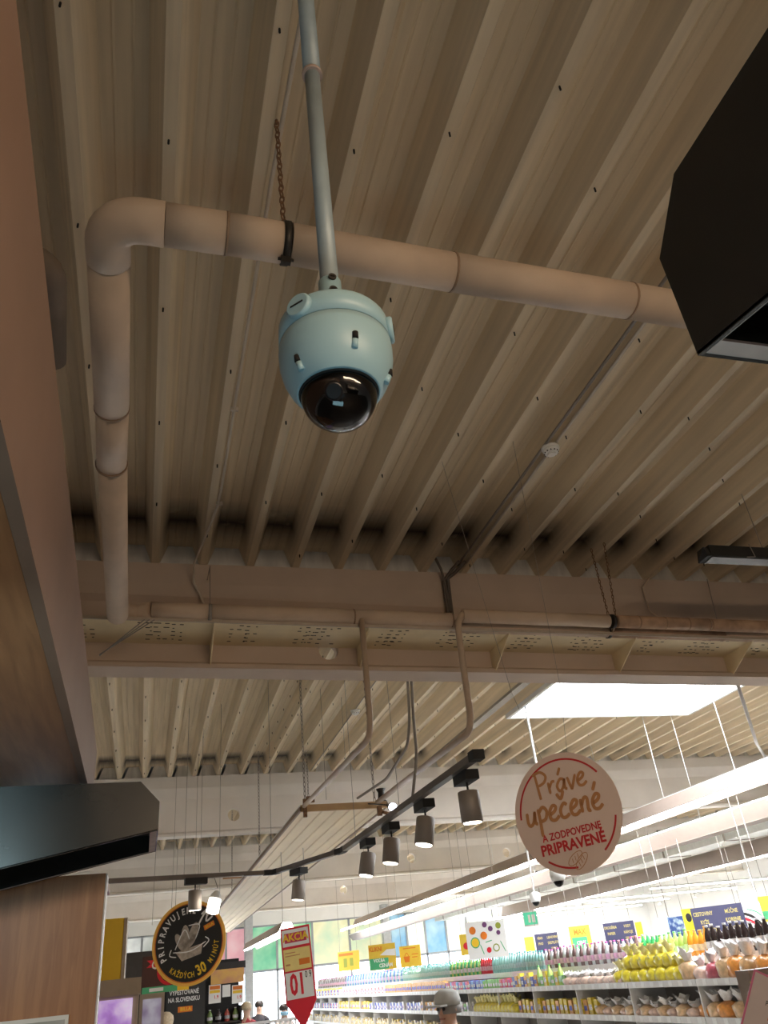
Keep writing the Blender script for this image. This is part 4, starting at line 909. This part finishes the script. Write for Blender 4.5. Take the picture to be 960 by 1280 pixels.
# --- products
def proto(name, parts, m=None):
    pass
BAGM = clearmat('bag_film', (.92, .92, .92), 1.2)
def bottle(name, col, cap, h=.24, r=.038, alpha=.0):
    me = MB().lathe([(r*.8, 0), (r, .01), (r, h*.55), (r*.75, h*.72), (r*.36, h*.86), (r*.36, h*.94)], (0, 0, 0), 10)
    o = me.build(name, mat('drink_'+name+str(col), col, .12, var=.1, spec=.7), None, origin=(0, 0, 0))
    MB().lathe([(r*.42, h*.93), (r*.42, h)], (0, 0, 0), 8).build('cap', mat('cap'+str(cap), cap, .4, var=0), o, local=True)
    MB().lathe([(r*1.02, h*.2), (r*1.02, h*.45)], (0, 0, 0), 10, cap=False).build('wrapper', mat('wrap'+str(cap)+str(col), tuple(min(1, .5*c+.4) for c in cap), .5, var=.3, scale=40), o, local=True)
    return o
def carton(name, col, w2=.04, d=.03, h=.18, col2=None):
    d = .045
    o = bx((-w2, -d, 0), (w2, d, h), .004).build(name, mat('carton'+str(col), col, .45, var=.3, scale=25), None, origin=(0, 0, 0))
    bx((-w2-.0008, -d*.8, h*.3), (-w2, d*.8, h*.62)).build('print_panel', mat('cp'+str(col2 or col), col2 or (.85, .8, .7), .5, var=.4, scale=50), o, local=True)
    return o
def bag(name, col, h=.16, r=.075, tie=(.95, .95, .95)):
    rnd = random.Random(str(col)); rings = []
    prof = [(.7, 0), (.95, .12), (1.0, .3), (.92, .46), (.62, .56), (.3, .62), (.62, .76), (.85, .98)]
    for q, (rr, hh) in enumerate(prof):
        rings.append([Vector((r*rr*cos(a)*(.8+.2*rnd.random()), r*1.15*rr*sin(a)*(.85+.3*rnd.random()), h*hh+.05*rnd.random()*(q > 5)))*1 if q < 6 else Vector((r*rr*cos(a)*(.35+.85*rnd.random()), r*rr*sin(a)*(.4+.9*rnd.random()), h*hh+.055*(rnd.random()-.5))) for a in [2*pi*k/12 for k in range(12)]])
    rings = [[v*1.28 for v in r_] for r_ in rings]
    o = MB().rings(rings[:6]).build(name, mat('bread'+str(col), col, .3, var=.35, scale=18, bump=.4, coat=.5), None, origin=(0, 0, 0))
    MB().rings(rings[5:], cap0=False, cap1=False).build('gathered_film', mat('film'+str(tie), tie, .25, var=.12, scale=40, spec=.6, bump=.6), o, local=True)
    return o
ORD = ['first', 'second', 'third', 'fourth', 'fifth', 'sixth', 'seventh', 'eighth', 'ninth', 'tenth', 'eleventh', 'twelfth', 'thirteenth', 'fourteenth', 'fifteenth', 'sixteenth', 'seventeenth', 'eighteenth']
cnt = {}
def stuff_row(protos, z, xf, y0, y1, step, name, m, label, cat):
    mb = MB(); y = y0; i = 0
    while y < y1:
        h = (.13, .17, .11, .15)[i % 4]; mb.box((GX+xf-.035, y-.035, z), (GX+xf+.035, y+.035, z+h)); y += step; i += 1
    return tag(mb.build(name, m), label, cat, kind='stuff')
def place_row(protos, z, xf, y0, y1, step, label, group, cat, first=None, tall=1, dx=0, jit=.01, rows=1):
    y = y0; i = 0
    while y < y1:
        for rr in range(rows):
            s = protos[i % len(protos)] if rows == 1 else random.choice(protos)
            o = dup(s, None, (GX+xf+rr*dx+random.uniform(-jit, jit), y+random.uniform(-jit, jit), z), random.uniform(-.4, .4) if jit > .006 else 0)
            un = min(NU-1, max(0, int((y-6.25)/UL)))
            k = s['lb']; o['category'] = cat; o['group'] = k+' '+group
            key = (k, group, un); cnt[key] = cnt.get(key, 0)+1
            o['label'] = ORD[min(17, cnt[key]-1)]+' '+k+' '+label+', '+ORD[un]+' unit from right'
            sc_ = random.uniform(.93, 1.05)*tall; o.scale = (1, 1, sc_)
        y += step*random.uniform(.95, 1.08); i += 1
protos_all = []
def P(o, lb): o['lb'] = lb; protos_all.append(o); return o
b_teal = P(bottle('bottle', (.35, .68, .66), (.1, .5, .5)), 'teal water bottle'); b_clear = P(bottle('bottle', (.68, .72, .74), (.75, .1, .5)), 'clear water bottle')
b_green = P(bottle('bottle', (.06, .45, .14), (.7, .7, .7)), 'green drink bottle'); b_lime = P(bottle('bottle', (.45, .65, .18), (.2, .6, .2)), 'lime green drink bottle')
b_or = P(bottle('bottle', (.85, .36, .04), (.9, .5, .1)), 'orange drink bottle'); b_blk = P(bottle('bottle', (.03, .02, .02), (.6, .6, .62), h=.25, r=.043), 'black cola bottle')
b_red = P(bottle('bottle', (.6, .03, .05), (.7, .05, .1)), 'red drink bottle'); b_brn = P(bottle('bottle', (.20, .12, .12), (.7, .3, .4)), 'brown tea bottle')
b_blue = P(bottle('bottle', (.12, .25, .65), (.1, .2, .7)), 'blue water bottle')
g1 = P(bag('bread_bag', (.62, .36, .16), .20, .085), 'bag of brown bread rolls'); g2 = P(bag('bread_bag', (.75, .50, .28), .19, .08), 'bag of pale bread rolls')
g3 = P(bag('bread_bag', (.78, .30, .06), .19, .08), 'bag of orange pastries'); g4 = P(bag('pastry_bag', (.90, .66, .05), .17, .08, (.98, .86, .4)), 'yellow printed pastry bag')
g5 = P(bag('pastry_bag', (.80, .55, .45), .15, .07), 'pink-beige pastry bag'); g6 = P(bag('bread_bag', (.55, .12, .16), .17, .07), 'bag of red-labelled pastry')
c_y = P(carton('carton', (.88, .62, .05), .035, .028, .17), 'yellow carton'); c_o = P(carton('carton', (.88, .45, .15), .035, .03, .15, (.1, .12, .5)), 'orange and blue carton')
c_w = P(carton('carton', (.80, .76, .76), .035, .035, .14, (.4, .3, .5)), 'white carton'); c_b = P(carton('carton', (.10, .13, .5), .035, .03, .13, (.7, .7, .8)), 'dark blue carton')
c_p = P(carton('carton', (.72, .12, .40), .03, .028, .12, (.9, .8, .8)), 'pink carton'); c_g = P(carton('carton', (.22, .55, .12), .03, .028, .12), 'green carton')
c_l = P(carton('carton', (.18, .40, .75), .03, .028, .12, (.9, .9, .9)), 'light blue carton'); c_r = P(carton('carton', (.72, .08, .1), .03, .03, .12, (.9, .8, .7)), 'red carton')
TS = 1.480
top_seq = [([b_blk], 6.35, 7.6), ([b_or], 7.62, 7.95), ([b_lime], 7.97, 8.5), ([b_green], 8.5, 8.8), ([b_clear, b_brn], 8.85, 11.4), ([b_teal], 11.45, 13.3), ([b_red], 13.3, 13.8), ([b_green, b_lime], 13.8, 15.4), ([b_teal], 15.4, 18.5), ([b_blue, b_teal, b_clear], 18.5, 24), ([b_clear, b_brn], 24, 28)]
for pr_, ya, yb in top_seq:
    place_row(pr_, TS, .32, ya, yb, .094, 'on the top gondola shelf', 'on the top shelf', 'bottle', jit=.003)
s1 = [([g1, g3], 6.35, 7.1, .17, 1.15), ([g2, g6, g5], 7.1, 7.75, .16, 1.1), ([g4], 7.8, 9.0, .15, 1.0), ([g5], 9.0, 10.3, .14, .75)]
for pr_, ya, yb, st, tl in s1:
    place_row(pr_, LV[0]-.012, .085, ya, yb, st*1.15, 'on the upper bread shelf', 'on the upper bread shelf', 'bag', tall=tl, rows=1, jit=.012)
place_row([g4], LV[0]+.11, .11, 8.0, 8.9, .15, 'piled as second layer', 'in the second layer', 'bag', jit=.01)
s1b = [([c_g, b_lime, c_y], 10.35, 11.2), ([c_o, c_b, c_y], 11.2, 12.0), ([c_r, c_p], 12.0, 12.5), ([c_g], 12.5, 13.2), ([c_l, c_b], 13.2, 13.8), ([c_r, c_p, c_l], 13.8, 15.0), ([c_o], 15.0, 19.0), ([c_w, c_w, c_r], 19.0, 23.5), ([c_b, c_w, c_y, c_r], 23.5, 28.4)]
for pr_, ya, yb in s1b: place_row(pr_, LV[0]-.012, .07, ya, yb, .105, 'on the shelf below the bottles', 'on the shelf below the bottles', 'package', jit=.004)
s2 = [([g2, g3], 6.35, 7.7, .15, 1.0), ([g5, g2], 7.75, 9.6, .14, .8)]
for pr_, ya, yb, st, tl in s2: place_row(pr_, LV[1]-.012, .085, ya, yb, st*1.15, 'on the lower bread shelf', 'on the lower bread shelf', 'bag', tall=tl*.9, rows=1, jit=.012)
s2b = [([c_y, c_y, c_o], 9.65, 11.9), ([g4], 12.0, 13.6), ([c_w, c_g], 13.7, 15.0), ([c_w, c_o], 15.0, 16.6), ([c_b, c_w], 16.6, 20.5), ([c_y, c_y, c_o], 20.5, 24.0), ([c_w, c_r, c_b], 24.0, 28.4)]
for pr_, ya, yb in s2b: place_row(pr_, LV[1]-.012, .07, ya, yb, .125, 'on the second gondola shelf', 'on the second shelf', 'package', jit=.004)
stuff_row(0, LV[2]-.012, .07, 14.5, 28.4, .10, 'cartons', picture('carton_mix', [(.1, .12, .45), (.8, .76, .74), (.7, .5, .1), (.25, .4, .7)], 14), 'small mixed cartons packed on the third shelf far down the gondola', 'package')
stuff_row(0, LV[3]-.012, .07, 20.5, 28.4, .10, 'cartons', MATS['carton_mix'], 'small mixed cartons packed on the fourth shelf far down the gondola', 'package')
for o in protos_all:
    for ch in list(o.children): bpy.data.objects.remove(ch)
    bpy.data.objects.remove(o)
# near board at bottom right
c = EYE+ray(972, 1268)*4.2
t = thing('price_board', 'tilted white card with pink edge at the bottom right corner', 'sign', c, M=sign_frame(c, R(-35), R(-31)))
MB().box((-.155, -.15, -.008), (.2, .16, 0)).build('pink_edge', mat('pink_edge', (.75, .2, .35), .4, var=0), t, local=True)
MB().box((-.145, -.15, 0), (.2, .15, .002)).build('card', mat('card_pink', (.75, .64, .62), .5, var=.02), t, local=True)
lettering('ZĽAVNENÉ', .01, .06, .0025, .035, BLK, t, bold=.01, sx=.7); lettering('PEČIVO DNES', .01, .025, .0025, .035, BLK, t, bold=.01, sx=.7); flat(t, -.04, -.05, .04, -.02, ORG_, .003)
p = EYE+ray(935, 1213)*4.9
t = thing('counter_box', 'grey-brown box end behind the tilted white card', 'box', (p.x+.25, p.y, FLOOR))
MB().box((p.x, p.y, 1.0), (p.x+.6, p.y+.14, p.z), .004).build('body', mat('box_taupe', (.33, .27, .22), .6), t)
MB().box((p.x+.04, p.y+.02, FLOOR), (p.x+.55, p.y+.13, 1.0)).build('pedestal', SH, t)
MB().box((p.x-.01, p.y-.006, p.z-.10), (p.x+.05, p.y, p.z-.06)).build('yellow_tag', MATS['bright_yellow'], t)
# ================================================================== LOWER LEFT: shelf cabinet, fridges, posters
def wbox(px0, py0, px1, py1, Yv, depth, name, m, label=None, cat=None, par=None, z0=None):
    a = atY(px0, py1, Yv); b = atY(px1, py0, Yv); z_0 = z0 if z0 is not None else min(a.z, b.z)
    return bx((a.x, Yv, z_0), (b.x, Yv+depth, max(a.z, b.z))).build(name, m, par, label=label, cat=cat)
BEI = mat('cabinet_beige', (.50, .43, .34), .6)
p = atY(131, 1226, 5.2); q = atY(157, 1147, 5.2)
yb = thing('yellow_box', 'plain bright yellow box standing on the beige cabinet', 'box', ((p.x+q.x)/2, 5.2, p.z))
bx((p.x-.10, 5.2, p.z), (q.x-.006, 5.24, q.z), .004).build('yellow_panel', mat('yellow_panel', (.98, .66, .03), .5, var=.03), yb); bx((q.x-.006, 5.195, p.z), (q.x+.012, 5.6, q.z)).build('side_panel', BEI, yb)
ct = thing('display_cabinet', 'beige display cabinet with purple lit product pictures', 'cabinet', (0, 5.3, FLOOR))
a = atY(120, 1228, 5.1); b = atY(176, 1242, 5.1)
bx((a.x-.15, 5.1, b.z), (b.x, 5.55, p.z-.001)).build('top_board', BEI, ct)
bx((a.x-.15, 5.14, FLOOR), (b.x-.01, 5.5, b.z)).build('body', BEI, ct)
PUR = picture('purple_print', [(.10, .03, .2), (.4, .2, .6), (.8, .7, .9)], 12, .5)
a = atY(120, 1272, 5.13); b = atY(166, 1247, 5.13); bx((a.x-.1, 5.128, FLOOR+.4), (b.x, 5.139, b.z)).build('lit_picture', PUR, ct)
fr_ = thing('fridge_cabinet', 'narrow grey framed glass cabinet with purple contents', 'cabinet', (.2, 6.2, FLOOR))
a = atY(173, 1280, 6.2); b = atY(206, 1240, 6.2); bx((a.x, 6.2, FLOOR), (b.x, 6.6, b.z)).build('body', BEI, fr_)
bx((a.x+.02, 6.19, FLOOR+.2), (b.x-.02, 6.199, b.z-.03)).build('glass_front', picture('purple_grey', [(.06, .05, .1), (.3, .25, .4), (.5, .5, .6)], 14, .3), fr_)
# GRIL poster
def poster(label, x0, y0, x1, y1, Yv, m, depth=.02, name='poster', cat='poster', roll=0):
    a = atY(x0, (y0+y1)/2, Yv); b = atY(x1, (y0+y1)/2, Yv); c = atY((x0+x1)/2, (y0+y1)/2, Yv); h = (atY((x0+x1)/2, y0, Yv)-atY((x0+x1)/2, y1, Yv)).length/2; w2 = (b-a).length/2
    t = thing(name, label, cat, c, M=sign_frame(c, 0, roll)); MB().box((-w2, -h, -depth), (w2, h, 0)).build('board', m, t, local=True); return t, w2, h
t, w2, h = poster('dark brown poster with red ribbon and red ring behind the black round sign', 178, 1193, 246, 1234, 10.5, mat('poster_brown', (.09, .03, .025), .5))
MB().prism([(-.28*w2+.0, h*.3, .001), (w2*.3, h*.3, .001), (w2*.3, h*.75, .001), (-w2*.85, h*.75, .001), (-w2*.7, h*.52, .001), (-w2*.85, h*.3, .001)], (0, 0, .001)).build('ribbon', REDP, t, local=True)
lettering('GRIL', -w2*.35, h*.42, .0025, h*.7, WHT, t, bold=.03, sx=.8)
mb = MB(); arcband(mb, h*.65, h*.85, R(170), R(370), .0015, 24); mb.build('ring', REDP, t, local=True); mb = MB(); arcband(mb, h*.5, h*.6, R(190), R(350), .0015, 24); mb.build('ring', YEL, t, local=True)
lettering('HOT', 0, -h*.1, .0025, h*.35, WHT, t, bold=.03)
t, w2, h = poster('narrow green and yellow strip under the dark poster', 178, 1232, 236, 1240, 10.4, GRN)
flat(t, w2*.5, -h, w2, h, YEL); flat(t, -w2*.7, -h*.5, -w2*.1, h*.6, WHT)
t, w2, h = poster('black wall panel reading about produce grown in Slovakia', 208, 1226, 256, 1300, 13, mat('panel_black', (.03, .03, .03), .6))
lettering('VYPESTOVANÉ', -w2*.1, h*.62, .001, h*.22, WHT, t, bold=.02, sx=.78); lettering('NA SLOVENSKU', -w2*.1, h*.38, .001, h*.22, WHT, t, bold=.02, sx=.78)
flat(t, -w2*.4, -h*.05, w2*.35, h*.14, ORG_); lettering('BILLA', 0, h*.045, .002, h*.17, YEL, t, bold=.02)
t, w2, h = poster('dark board above the produce rack', 252, 1203, 307, 1212, 13.5, mat('dark_fascia', (.03, .03, .035), .6))
t, w2, h = poster('picture of meat and vegetables over the produce rack', 264, 1211, 305, 1229, 13.4, picture('meat', [(.5, .28, .08), (.6, .35, .1), (.45, .2, .15)], 6, .1), cat='picture')
for i, (a0, a1, lb) in enumerate(((261, 276, 'left price card with orange header over the produce rack'), (278, 288, 'small blank white card between the two orange-headed price cards'), (290, 304, 'right price card with orange header over the produce rack'))):
    t, w2, h = poster(lb, a0, 1231, a1, 1254 if i != 1 else 1246, 13.2, WHT, name='price_card', cat='price card', depth=.005)
    if i != 1: flat(t, -w2*.85, h*.5, w2*.85, h*.9, ORG_); flat(t, -w2*.85, h*.1, w2*.85, h*.42, YEL); lettering('1.9', .02, -h*.35, .001, h*.5, REDP, t, bold=.02)
rk = thing('produce_rack', 'dark produce rack with rows of goods at lower left', 'rack', (1.1, 13.4, FLOOR))
for z in (.2, .6, 1.0, 1.25): bx((.3, 13.3, z), (1.40, 13.7, z+.02)).build('shelf', DARKST, rk)
for x in (.3, 1.38): bx((x, 13.3, FLOOR), (x+.02, 13.7, 1.45)).build('post', DARKST, rk)
bx((.3, 13.7, FLOOR), (1.40, 13.72, 2.05)).build('back_panel', BLACKM, rk)
tuN = [bottle('jar', (.05, .04, .04), (.05, .05, .05), .16, .04), bottle('jar', (.5, .1, .08), (.05, .05, .05), .16, .04), bottle('jar', (.2, .3, .1), (.8, .8, .8), .16, .04)]
for z in (1.02, 1.27):
    for k in range(9):
        o = dup(tuN[k % 3], None, (.36+k*.12, 13.4, z)); kk = k % 3
        tag(o, ORD[k//3]+' '+['dark jar', 'red jar', 'green jar'][kk]+' on the %s shelf of the produce rack' % ('upper' if z > 1.1 else 'lower'), 'jar', ['dark jars', 'red jars', 'green jars'][kk]+' in the produce rack')
for o in tuN:
    for ch in list(o.children): bpy.data.objects.remove(ch)
    bpy.data.objects.remove(o)
# light display with white racks and pink goods
tag(bx((-1.6, 14.6, FLOOR), (.74, 14.65, 2.3)).build('added_backing', mat('backing_dark', (.10, .085, .075), .7)), 'dark sheet added behind the posters for the dim store, lower left', 'added_backing')  # dark sheet added for the dim store, hiding the bright windows behind
wr_ = thing('white_rack', 'white wire display rack with pink packs near the shoppers', 'rack', (1.6, 11, FLOOR))
for k in range(16): bx((1.0+k*.06, 11, FLOOR), (1.02+k*.06, 11.02, 1.27)).build('bar', WHITE, wr_)
bx((1.0, 11, 1.26), (1.96, 11.03, 1.29)).build('top_rail', WHITE, wr_); bx((1.0, 11.03, .9), (1.96, 11.4, .92)).build('shelf', WHITE, wr_)
pk = mat('pink_pack', (.75, .35, .5), .4, var=.3, scale=20)
for k in range(6): tag(bx((1.03+k*.155, 11.08, .921), (1.16+k*.155, 11.3, 1.10+.02*(k % 2)), .01).build('pink_pack', pk), ['first', 'second', 'third', 'fourth', 'fifth', 'sixth'][k]+' pink pack from the left on the white wire rack', 'pack', 'pink packs on the white rack')
# ================================================================== PEOPLE
SKIN = mat('skin', (.62, .38, .28), .5, var=.05); MASKB = mat('mask_blue', (.35, .62, .80), .6)
def person(label, x, y, H_, face, shirt, hair, cap=None, mask=False, hold=0):
    t = thing('person', label, 'person', (x, y, FLOOR)); k = H_/1.75
    M = Matrix.Rotation(face, 3, 'Z')
    J = {'pel': (0, 0, .95, .13), 'wst': (0, 0, 1.12, .12), 'chs': (0, 0, 1.32, .145), 'nkb': (0, 0, 1.47, .06), 'nkt': (0, -.01, 1.54, .05), 'hd0': (0, -.015, 1.62, .078), 'hd1': (0, -.01, 1.69, .075)}
    E_ = [('pel', 'wst'), ('wst', 'chs'), ('chs', 'nkb'), ('nkb', 'nkt'), ('nkt', 'hd0'), ('hd0', 'hd1')]
    for s, n in ((-1, 'l'), (1, 'r')):
        J['sh'+n] = (.17*s, 0, 1.42, .06); J['el'+n] = (.23*s, .02, 1.14, .043); J['wr'+n] = (.22*s, -.18, 1.02, .028); J['hn'+n] = (.21*s, -.24, 1.0, .03)
        J['hp'+n] = (.09*s, 0, .90, .085); J['kn'+n] = (.10*s, -.02, .50, .058); J['an'+n] = (.10*s, .02, .09, .04); J['to'+n] = (.11*s, -.13, .04, .035)
        E_ += [('nkb', 'sh'+n), ('sh'+n, 'el'+n), ('el'+n, 'wr'+n), ('wr'+n, 'hn'+n), ('pel', 'hp'+n), ('hp'+n, 'kn'+n), ('kn'+n, 'an'+n), ('an'+n, 'to'+n)]
        for f, (fx, fl) in enumerate(((-.02, .05), (-.007, .06), (.007, .058), (.02, .045))):
            J['f%d' % f+n] = (.21*s+fx, -.24-fl, .985, .009); E_.append(('hn'+n, 'f%d' % f+n))
        J['th'+n] = (.21*s-.035*s, -.25, 1.01, .010); E_.append(('wr'+n, 'th'+n))
    ks = list(J); me = bpy.data.meshes.new('body'); me.from_pydata([M @ Vector(J[a][:3])*k for a in ks], [(ks.index(a), ks.index(b)) for a, b in E_], [])
    o = bpy.data.objects.new('body', me); C.objects.link(o); md = o.modifiers.new('s', 'SKIN'); md.use_smooth_shade = True
    for i, a in enumerate(ks): sv = me.skin_vertices[0].data[i]; rr = J[a][3]*k; sv.radius = (rr, rr); sv.use_root = (i == 0)
    o.modifiers.new('d', 'SUBSURF').levels = 1
    dg = bpy.context.evaluated_depsgraph_get(); dg.update(); m2 = bpy.data.meshes.new_from_object(o.evaluated_get(dg)); bpy.data.objects.remove(o)
    m2.materials.clear()
    for m in (SKIN, shirt, mat('trousers', (.05, .06, .10), .8)): m2.materials.append(m)
    for p_ in m2.polygons:
        c = p_.center/k; z = c.z; r_ = abs((M.transposed() @ c).x)
        p_.material_index = 2 if z < .98 and r_ < .17 else (1 if (z < 1.49 and (r_ < .205 or z > 1.2)) else 0); p_.use_smooth = True
    b = bpy.data.objects.new('body', m2); C.objects.link(b); b.parent = t
    def loc(v): return (M @ Vector(v))*k
    def Lp(prof, c, m, nm, ax=None, n=16):
        q = MB().lathe(prof, (0, 0, 0), n, ax=ax); q.v = [loc(v+Vector(c)) for v in q.v]; return q.build(nm, m, t, local=True)
    hr = [(.088, -.02), (.096, .03), (.088, .07), (.05, .105), (.005, .112)] if not cap else [(.092, -.045), (.094, .02)]
    q = MB().lathe(hr, (0, .014, 1.665), 18); q.v = [loc(v) for v in q.v]; q.build('hair', hair, t, local=True)
    if cap:
        Lp([(.100, -.005), (.102, .03), (.09, .075), (.05, .10), (.004, .105)], (0, .0, 1.68), cap, 'cap'); q = MB().box((-.075, -.19, 1.672), (.075, -.07, 1.684), .02); q.v = [loc(v) for v in q.v]; q.build('cap_peak', cap, t, local=True)
    for s in (-1, 1):
        Lp([(.012, -.004), (.012, .004)], (.03*s, -.083, 1.655), mat('eye', (.03, .02, .02), .3, var=0), 'eye', ax=(0, 1, 0), n=10); Lp([(.014, -.006), (.022, 0), (.014, .006)], (.083*s, 0, 1.645), SKIN, 'ear', ax=(1, 0, 0), n=10)
    q = MB().add([loc(v) for v in ((-.014, -.075, 1.62), (.014, -.075, 1.62), (0, -.108, 1.622), (0, -.08, 1.66))], [(0, 1, 2), (0, 2, 3), (1, 3, 2)]).build('nose', SKIN, t, local=True)
    q = MB().box((-.024, -.088, 1.588), (.024, -.07, 1.596)); q.v = [loc(v) for v in q.v]; q.build('mouth', mat('lips', (.45, .18, .15), .5), t, local=True)
    if mask: Lp([(.082, -.05), (.094, -.01), (.090, .02)], (0, -.02, 1.61), MASKB, 'face_mask')
    return t
HB = mat('hair_dark', (.03, .02, .015), .5, var=.3, scale=60); HBL = mat('hair_blonde', (.6, .48, .32), .5, var=.2, scale=60); HG = mat('hair_grey', (.3, .29, .28), .5)
def at_head(px, py, D): v = EYE+ray(px, py)*D; return v
v = at_head(558, 1242, 6.0); person('man in a grey flat cap and olive top passing the shelves', v.x, v.y, v.z-FLOOR, R(-60), mat('olive_top', (.18, .17, .12), .8), HG, cap=mat('grey_cap', (.55, .55, .52), .8))
v = at_head(355, 1256, 15.5); person('dark-haired woman in a blue face mask and pale top', v.x, v.y, v.z-FLOOR, R(15), mat('pale_top', (.70, .62, .58), .8), HB, mask=True)
v = at_head(324, 1252, 16.5); person('dark-haired shopper in a black top left of the masked woman', v.x, v.y, v.z-FLOOR, R(-5), mat('black_top', (.04, .035, .04), .8), HB)
v = at_head(308, 1254, 14); person('blonde shopper in a red top seen at the produce racks', v.x, v.y, v.z-FLOOR, R(160), mat('red_top', (.55, .06, .08), .8), HBL)
v = at_head(208, 1268, 9); person('pale-haired shopper in a cream top beside the black panel', v.x, v.y, v.z-FLOOR, R(120), mat('cream_top', (.72, .66, .58), .8), HBL)
bpy.context.view_layer.update()

c = EYE+ray(663, 1148)*17
t = thing('exit_sign', 'small green and white exit sign hanging below the tube lights', 'sign', c, M=sign_frame(c, R(-25)))
MB().box((-.16, -.15, -.03), (.16, .15, 0)).build('box', WHITE, t, local=True)
flat(t, -.14, -.12, .14, .12, mat('exit_green', (.08, .5, .3), .4, var=0, emit=.5)); flat(t, -.05, -.08, .0, .07, WHT, .002); flat(t, .03, -.08, .10, .07, WHT, .002)
MB().tube([Vector((0, .15, -.015)), Vector((0, ZC+DD-c.z, -.015))], .008, 6).build('rod', WHITE, t, local=True)
